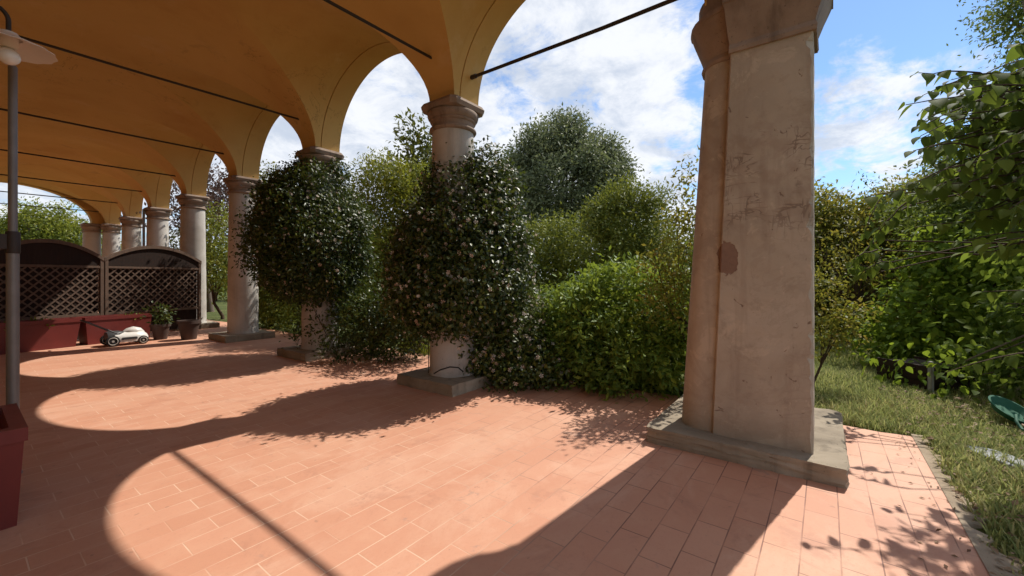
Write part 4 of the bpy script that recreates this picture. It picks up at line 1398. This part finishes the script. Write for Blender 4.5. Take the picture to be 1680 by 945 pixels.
shrub('garden_shrub', 'green leafy shrub outside between the fence end and the bare column', 'shrub', gp(365, 14), e, 520, 12, 0.17, 0.13, 0.42, M['hedge'], zmin=0.1, shell=0.5, trunk=0.05)
e = [rel(70, 385, 38, (3.0, 3.0, 1.9)), rel(75, 362, 38, (1.9, 1.9, 1.2)), rel(30, 385, 38, (2.0, 2.0, 1.2)), rel(120, 390, 38, (2.0, 2.0, 1.2)), rel(-30, 400, 38, (2.5, 2.5, 1.3)), rel(155, 415, 38, (1.8, 1.8, 1.2)), rel(70, 430, 38, (4.5, 4.5, 2.4))]
shrub('distant_tree', 'bright green tree seen through the arch at the far end of the portico', 'tree', gp(70, 38), lumps(e, 30, 0.8), 2200, 15, 0.32, 0.28, 0.45, M['yellow'], zmin=1.0, shell=0.5, trunk=0.3, tips=14, bark='barkgrey')

# far boundary rows so that no bare horizon shows
def far_wood():
    ells = []
    for px, d, zt in [(480, 26, 3.4), (560, 27, 3.6), (650, 26, 3.4), (740, 27, 3.8), (820, 28, 3.6), (1050, 26, 4.0), (1100, 24, 4.1), (1160, 22, 4.0), (1250, 20, 4.0), (1340, 18, 3.9), (1430, 17, 3.9), (1540, 16, 4.0), (1650, 14, 4.2), (1780, 13, 4.5), (400, 26, 3.0), (330, 27, 3.2)]:
        for k in range(2):
            p = gp(px + random.uniform(-25, 25), d + random.uniform(-1, 1))
            ells.append(((p[0], p[1], zt * 0.5), (1.9, 1.9, zt * 0.5 * random.uniform(0.85, 1.05))))
    base = gp(900, 24)
    t, C = foliage('far_trees', ells, 3000, 10, 0.3, 0.26, 0.45, M['hedge'], None, zmin=0.05, shell=0.75)
    tag(t, 'distant green tree line closing the garden behind the hedges', 'tree line', kind='stuff')


far_wood()

# ------------------------------------------------------------------ things under the tree at right
raised = thing('raised_bed', tuple(onfloor(1562, 640)), 'low dark wooden garden box with a grey corner post under the right-hand tree', 'garden box', rz=-YAW + math.radians(8))
for k in range(3):
    bm = bmesh.new(); box(bm, (0, 0, 0.05 + 0.095 * k), (0.62, 0.03, 0.09)); box(bm, (0.296, 0.33, 0.05 + 0.095 * k), (0.028, 0.62, 0.09)); box(bm, (-0.296, 0.33, 0.05 + 0.095 * k), (0.028, 0.62, 0.09))
    from_bm('board', bm, M['darkwood'], raised, smooth=0, bevel=0.004)
bm = bmesh.new(); box(bm, (-0.335, -0.025, 0.17), (0.045, 0.045, 0.38)); from_bm('corner_post', bm, M['post'], raised, smooth=0, bevel=0.006)
bm = bmesh.new(); box(bm, (0, 0.33, 0.23), (0.56, 0.60, 0.05)); from_bm('soil', bm, M['soil'], raised, smooth=0)

tub = thing('plastic_tub', tuple(onfloor(1655, 690)), 'green plastic tub tipped on its side in the shaded grass', 'tub', rz=0.3)
bm = bmesh.new()
Rg = [(0.16, 0.0), (0.20, 0.01), (0.255, 0.13), (0.275, 0.135), (0.275, 0.15), (0.25, 0.15), (0.19, 0.03), (0.001, 0.025)]
lathe(bm, Rg, 36, cap=False)
bmesh.ops.transform(bm, matrix=Matrix.Translation((0, 0, 0.06)) @ Matrix.Rotation(math.radians(28), 4, Vector((FW[0], FW[1], 0)).cross(Vector((0, 0, 1)))) @ Matrix.Diagonal((0.72, 0.60, 0.42, 1)), verts=bm.verts)
from_bm('bowl', bm, M['green'], tub, smooth=40)
bm = bmesh.new()
tube(bm, [(-0.17, 0.05, 0.10), (-0.26, 0.1, 0.06), (-0.36, 0.12, 0.02)], 0.012, 6)
from_bm('handle', bm, M['green'], tub)

bm = bmesh.new()
for i in range(9):
    a = 2 * math.pi * i / 9
pts = [(0.20 * math.cos(2 * math.pi * i / 11) * random.uniform(.85, 1.1), 0.12 * math.sin(2 * math.pi * i / 11) * random.uniform(.85, 1.1)) for i in range(11)]
slab_loop(bm, [(0.0, pts), (0.045, [(x * 1.0, y * 1.0) for x, y in pts]), (0.05, [(x * .95, y * .95) for x, y in pts])])
o = from_bm('stone_slab', bm, M['slab'], smooth=20)
o.location = tuple(onfloor(1640, 757, 0.0) + np.array([0, 0, -0.01])); o.rotation_euler = (0.03, -0.02, 0.5)
tag(o, 'flat pale grey stone slab lying in the shaded grass at right', 'slab')

# ------------------------------------------------------------------ grass and litter
def grass():
    n = 120000
    x = RNG.uniform(1.2, 11.5, n * 3); y = RNG.uniform(-4.2, 2.2, n * 3)
    d = x * FW[0] + y * FW[1]
    px = CX + FPX * (x * RT[0] + y * RT[1]) / np.maximum(d, 0.1)
    k = ((y < -0.66 - 0.05 * np.sin(x * 9.0) ** 2) | (x > 4.98)) & (d > 1.2) & (px > 1150) & (px < 1900)
    k &= RNG.random(len(x)) < np.clip(3.0 / np.maximum(d, 1), 0.25, 1)
    x, y = x[k][:n], y[k][:n]
    m = len(x)
    pat = 0.5 + 0.5 * np.sin(x * 2.1 + 1.3 * np.sin(y * 1.9)) * np.sin(y * 2.6 + x)
    h = (0.035 + 0.075 * RNG.random(m) ** 1.6) * (0.7 + 0.7 * pat)
    az = RNG.uniform(0, 6.283, m); w = 0.0035 + 0.004 * RNG.random(m)
    lean = h * RNG.uniform(0.2, 1.1, m)
    z0 = np.full(m, -0.045)
    out = np.clip(np.maximum(x - 5.2, -0.9 - y) / 1.5, 0, 1)
    z0 = -0.035 + out * 0.03 * (np.sin(x * 1.3) * np.cos(y * 1.7) + 0.6 * np.sin(x * 2.9 + y))
    c, s = np.cos(az), np.sin(az)
    a = np.stack([x - s * w, y + c * w, z0], 1); b = np.stack([x + s * w, y - c * w, z0], 1)
    mx, my = x + c * lean * 0.35, y + s * lean * 0.35
    e1 = np.stack([mx - s * w * .7, my + c * w * .7, z0 + h * .62], 1); e2 = np.stack([mx + s * w * .7, my - c * w * .7, z0 + h * .62], 1)
    t = np.stack([x + c * lean, y + s * lean, z0 + h], 1)
    V = np.stack([a, b, e2, e1, t], 1).reshape(-1, 3)
    i = np.arange(m)[:, None] * 5
    F = np.concatenate([i + [0, 1, 2], i + [0, 2, 3], i + [3, 2, 4]], 1).reshape(-1, 3)
    o = from_np('lawn_grass', V, F, M['grass'], None, np.repeat(np.clip(RNG.random(m) * 0.8 + 0.2 * pat, 0, 1), 3))
    tag(o, 'uneven short lawn grass beside the tiles', 'grass', kind='stuff')


grass()


def litter():
    n = 2600
    x = RNG.uniform(2.0, 6.8, n); y = RNG.uniform(-2.6, -0.55, n)
    k = (y < -0.66) | (x > 4.9); x, y = x[k], y[k]
    xs = RNG.uniform(2.6, 5.0, 60); ys = -0.62 + np.abs(RNG.normal(size=60)) * 0.10
    x = np.concatenate([x, xs]); y = np.concatenate([y, ys])
    m = len(x)
    z = np.where((y > -0.64) & (x < 4.9), 0.004, RNG.uniform(0.0, 0.035, m))
    p = np.stack([x, y, z], 1)
    ax = unit(np.stack([RNG.normal(size=m), RNG.normal(size=m), RNG.normal(size=m) * .12 + .08], 1))
    ln = RNG.uniform(0.02, 0.065, m)
    ln[-60:] *= 0.5
    o = leaf_mesh('dry_leaves', p, ax, unit(np.stack([RNG.normal(size=m) * .3, RNG.normal(size=m) * .3, np.ones(m)], 1)), ln, ln * 0.5, M['dry'], None, RNG.random(m), 'simple')
    tag(o, 'dry fallen leaves scattered in the grass by the tile edge', 'leaf litter', kind='stuff')


litter()

# small weeds along the tile edge and the yellow grass tuft behind the first column
def tufts():
    spots = [tuple(onfloor(px, py)[:2]) for px, py in ((668, 578), (688, 580), (655, 580), (700, 583), (676, 574))]
    P = []
    for x, y in spots:
        k = 220
        P.append(np.stack([x + RNG.normal(size=k) * 0.16, y + RNG.normal(size=k) * 0.16, np.full(k, -0.02)], 1))
    P = np.concatenate(P)
    P = P[P[:, 0] > 4.9]
    m = len(P)
    ax = unit(np.stack([RNG.normal(size=m) * .35, RNG.normal(size=m) * .35, np.ones(m)], 1))
    ln = RNG.uniform(0.12, 0.38, m)
    o = leaf_mesh('yellow_grass', P, ax, sph(m), ln, np.full(m, 0.012), M['yellow'], None, RNG.random(m), 'simple')
    tag(o, 'tuft of yellow-green long grass behind the nearest column', 'grass', kind='stuff')


tufts()

# ------------------------------------------------------------------ sky, sun, camera
SUN = Vector((1.0, -0.194, 1.338)).normalized()
w = bpy.data.worlds.new('World')
sc.world = w
w.use_nodes = True
nt = w.node_tree
nt.nodes.clear()
out = nt.nodes.new('ShaderNodeOutputWorld')
bg = nt.nodes.new('ShaderNodeBackground')
sky = nt.nodes.new('ShaderNodeTexSky')
sky.sky_type = 'NISHITA'
sky.sun_disc = False
sky.sun_elevation = math.asin(SUN.z)
sky.sun_rotation = math.atan2(SUN.x, SUN.y)
sky.altitude = 50
sky.air_density = 1.0
sky.dust_density = 0.2
sky.ozone_density = 1.6
SKY_STRENGTH = 0.122
bg.inputs[1].default_value = SKY_STRENGTH
LK = nt.links.new
tcn = nt.nodes.new('ShaderNodeTexCoord')


def wm(op, a, b=None, c=None, clamp=False):
    n = nt.nodes.new('ShaderNodeMath'); n.operation = op; n.use_clamp = clamp
    for i, v in enumerate((a, b, c)):
        if v is None: continue
        if isinstance(v, bpy.types.NodeSocket): LK(v, n.inputs[i])
        else: n.inputs[i].default_value = v
    return n.outputs[0]


def wsmooth(v, a, b):
    n = nt.nodes.new('ShaderNodeMapRange'); n.interpolation_type = 'SMOOTHSTEP'
    LK(v, n.inputs[0]); n.inputs[1].default_value = a; n.inputs[2].default_value = b
    return n.outputs[0]


sx = nt.nodes.new('ShaderNodeSeparateXYZ'); LK(tcn.outputs['Generated'], sx.inputs[0])
zc = wm('ADD', wm('MAXIMUM', sx.outputs[2], 0.0), 0.30)
cb = nt.nodes.new('ShaderNodeCombineXYZ')
LK(wm('DIVIDE', sx.outputs[0], zc), cb.inputs[0]); LK(wm('DIVIDE', sx.outputs[1], zc), cb.inputs[1])


def wnoise(scale, detail, rough, dist, off):
    m = nt.nodes.new('ShaderNodeVectorMath'); m.operation = 'ADD'; LK(cb.outputs[0], m.inputs[0]); m.inputs[1].default_value = off
    n = nt.nodes.new('ShaderNodeTexNoise'); LK(m.outputs[0], n.inputs['Vector'])
    n.inputs['Scale'].default_value = scale; n.inputs['Detail'].default_value = detail
    n.inputs['Roughness'].default_value = rough; n.inputs['Distortion'].default_value = dist
    return n.outputs['Fac']


def toward(px, py):
    v = FW + RT * ((px - CX) / FPX) - np.array([0, 0, 1.0]) * ((py - CY) / FPX)
    v = v / np.linalg.norm(v)
    n = nt.nodes.new('ShaderNodeVectorMath'); n.operation = 'DOT_PRODUCT'
    LK(tcn.outputs['Generated'], n.inputs[0]); n.inputs[1].default_value = tuple(v)
    return n.outputs['Value']


base_n = wnoise(1.5, 9, 0.60, 0.25, (3.1, 1.7, 0.0))
fine_n = wnoise(6.5, 10, 0.64, 0.3, (0.3, 5.2, 0.0))
dens = wm('ADD', wm('MULTIPLY', base_n, 0.50), wm('MULTIPLY', fine_n, 0.50))
# a clear stretch of sky high to the right, a small one higher at the centre; thicker cloud near the horizon
dens = wm('SUBTRACT', dens, wm('MULTIPLY', wsmooth(toward(1560, 20), 0.86, 0.985), 0.32))
dens = wm('SUBTRACT', dens, wm('MULTIPLY', wsmooth(toward(900, 165), 0.985, 0.999), 0.08))
dens = wm('SUBTRACT', dens, wm('MULTIPLY', wsmooth(toward(930, 60), 0.975, 0.998), 0.03))
dens = wm('ADD', dens, wm('MULTIPLY', wsmooth(toward(1440, 275), 0.955, 0.995), 0.27))
dens = wm('ADD', dens, wm('MULTIPLY', wsmooth(toward(760, 110), 0.80, 0.99), 0.08))
dens = wm('ADD', dens, wm('MULTIPLY', wsmooth(toward(1060, 200), 0.94, 0.99), 0.10))
cov = wsmooth(dens, 0.41, 0.535)
shade = wsmooth(wnoise(3.6, 10, 0.66, 0.4, (8.0, 2.0, 0.0)), 0.36, 0.62)
ccol = nt.nodes.new('ShaderNodeMix'); ccol.data_type = 'RGBA'
LK(shade, ccol.inputs[0])
ccol.inputs[6].default_value = (3.8, 4.2, 4.9, 1); ccol.inputs[7].default_value = (6.0, 6.1, 6.3, 1)
tin = nt.nodes.new('ShaderNodeMix'); tin.data_type = 'RGBA'; tin.blend_type = 'MULTIPLY'
tin.inputs[0].default_value = 1.0; LK(sky.outputs[0], tin.inputs[6]); tin.inputs[7].default_value = (0.74, 0.87, 1.0, 1)
mixn = nt.nodes.new('ShaderNodeMix'); mixn.data_type = 'RGBA'
LK(wm('MULTIPLY', cov, 0.94), mixn.inputs[0]); LK(tin.outputs[2], mixn.inputs[6]); LK(ccol.outputs[2], mixn.inputs[7])
LK(mixn.outputs[2], bg.inputs[0]); LK(bg.outputs[0], out.inputs[0])

sl = bpy.data.lights.new('sun', 'SUN')
sl.energy = 4.1
sl.angle = math.radians(0.53)
sl.color = (1.0, 0.94, 0.85)
so = bpy.data.objects.new('sun', sl)
so.rotation_euler = SUN.to_track_quat('Z', 'Y').to_euler()
so.location = (20, -4, 26)
link(so)

cd = bpy.data.cameras.new('camera')
cd.sensor_width = 36.0
cd.sensor_fit = 'HORIZONTAL'
cd.lens = FPX / 1680 * 36.0
cd.shift_y = -(472.5 - CY) / 1680
cd.clip_start = 0.05
cd.clip_end = 3000
co = bpy.data.objects.new('camera', cd)
co.location = (0, 0, H)
co.rotation_euler = (math.pi / 2, 0, -YAW)
link(co)
sc.camera = co

sc.view_settings.view_transform = 'Standard'
sc.view_settings.look = 'None'
sc.view_settings.gamma = 1
sc.view_settings.exposure = 0.46
sc.render.engine = 'CYCLES'
sc.cycles.max_bounces = 10
sc.cycles.diffuse_bounces = 6
sc.cycles.glossy_bounces = 3
sc.cycles.transmission_bounces = 6
sc.cycles.use_denoising = True
sc.cycles.use_adaptive_sampling = True
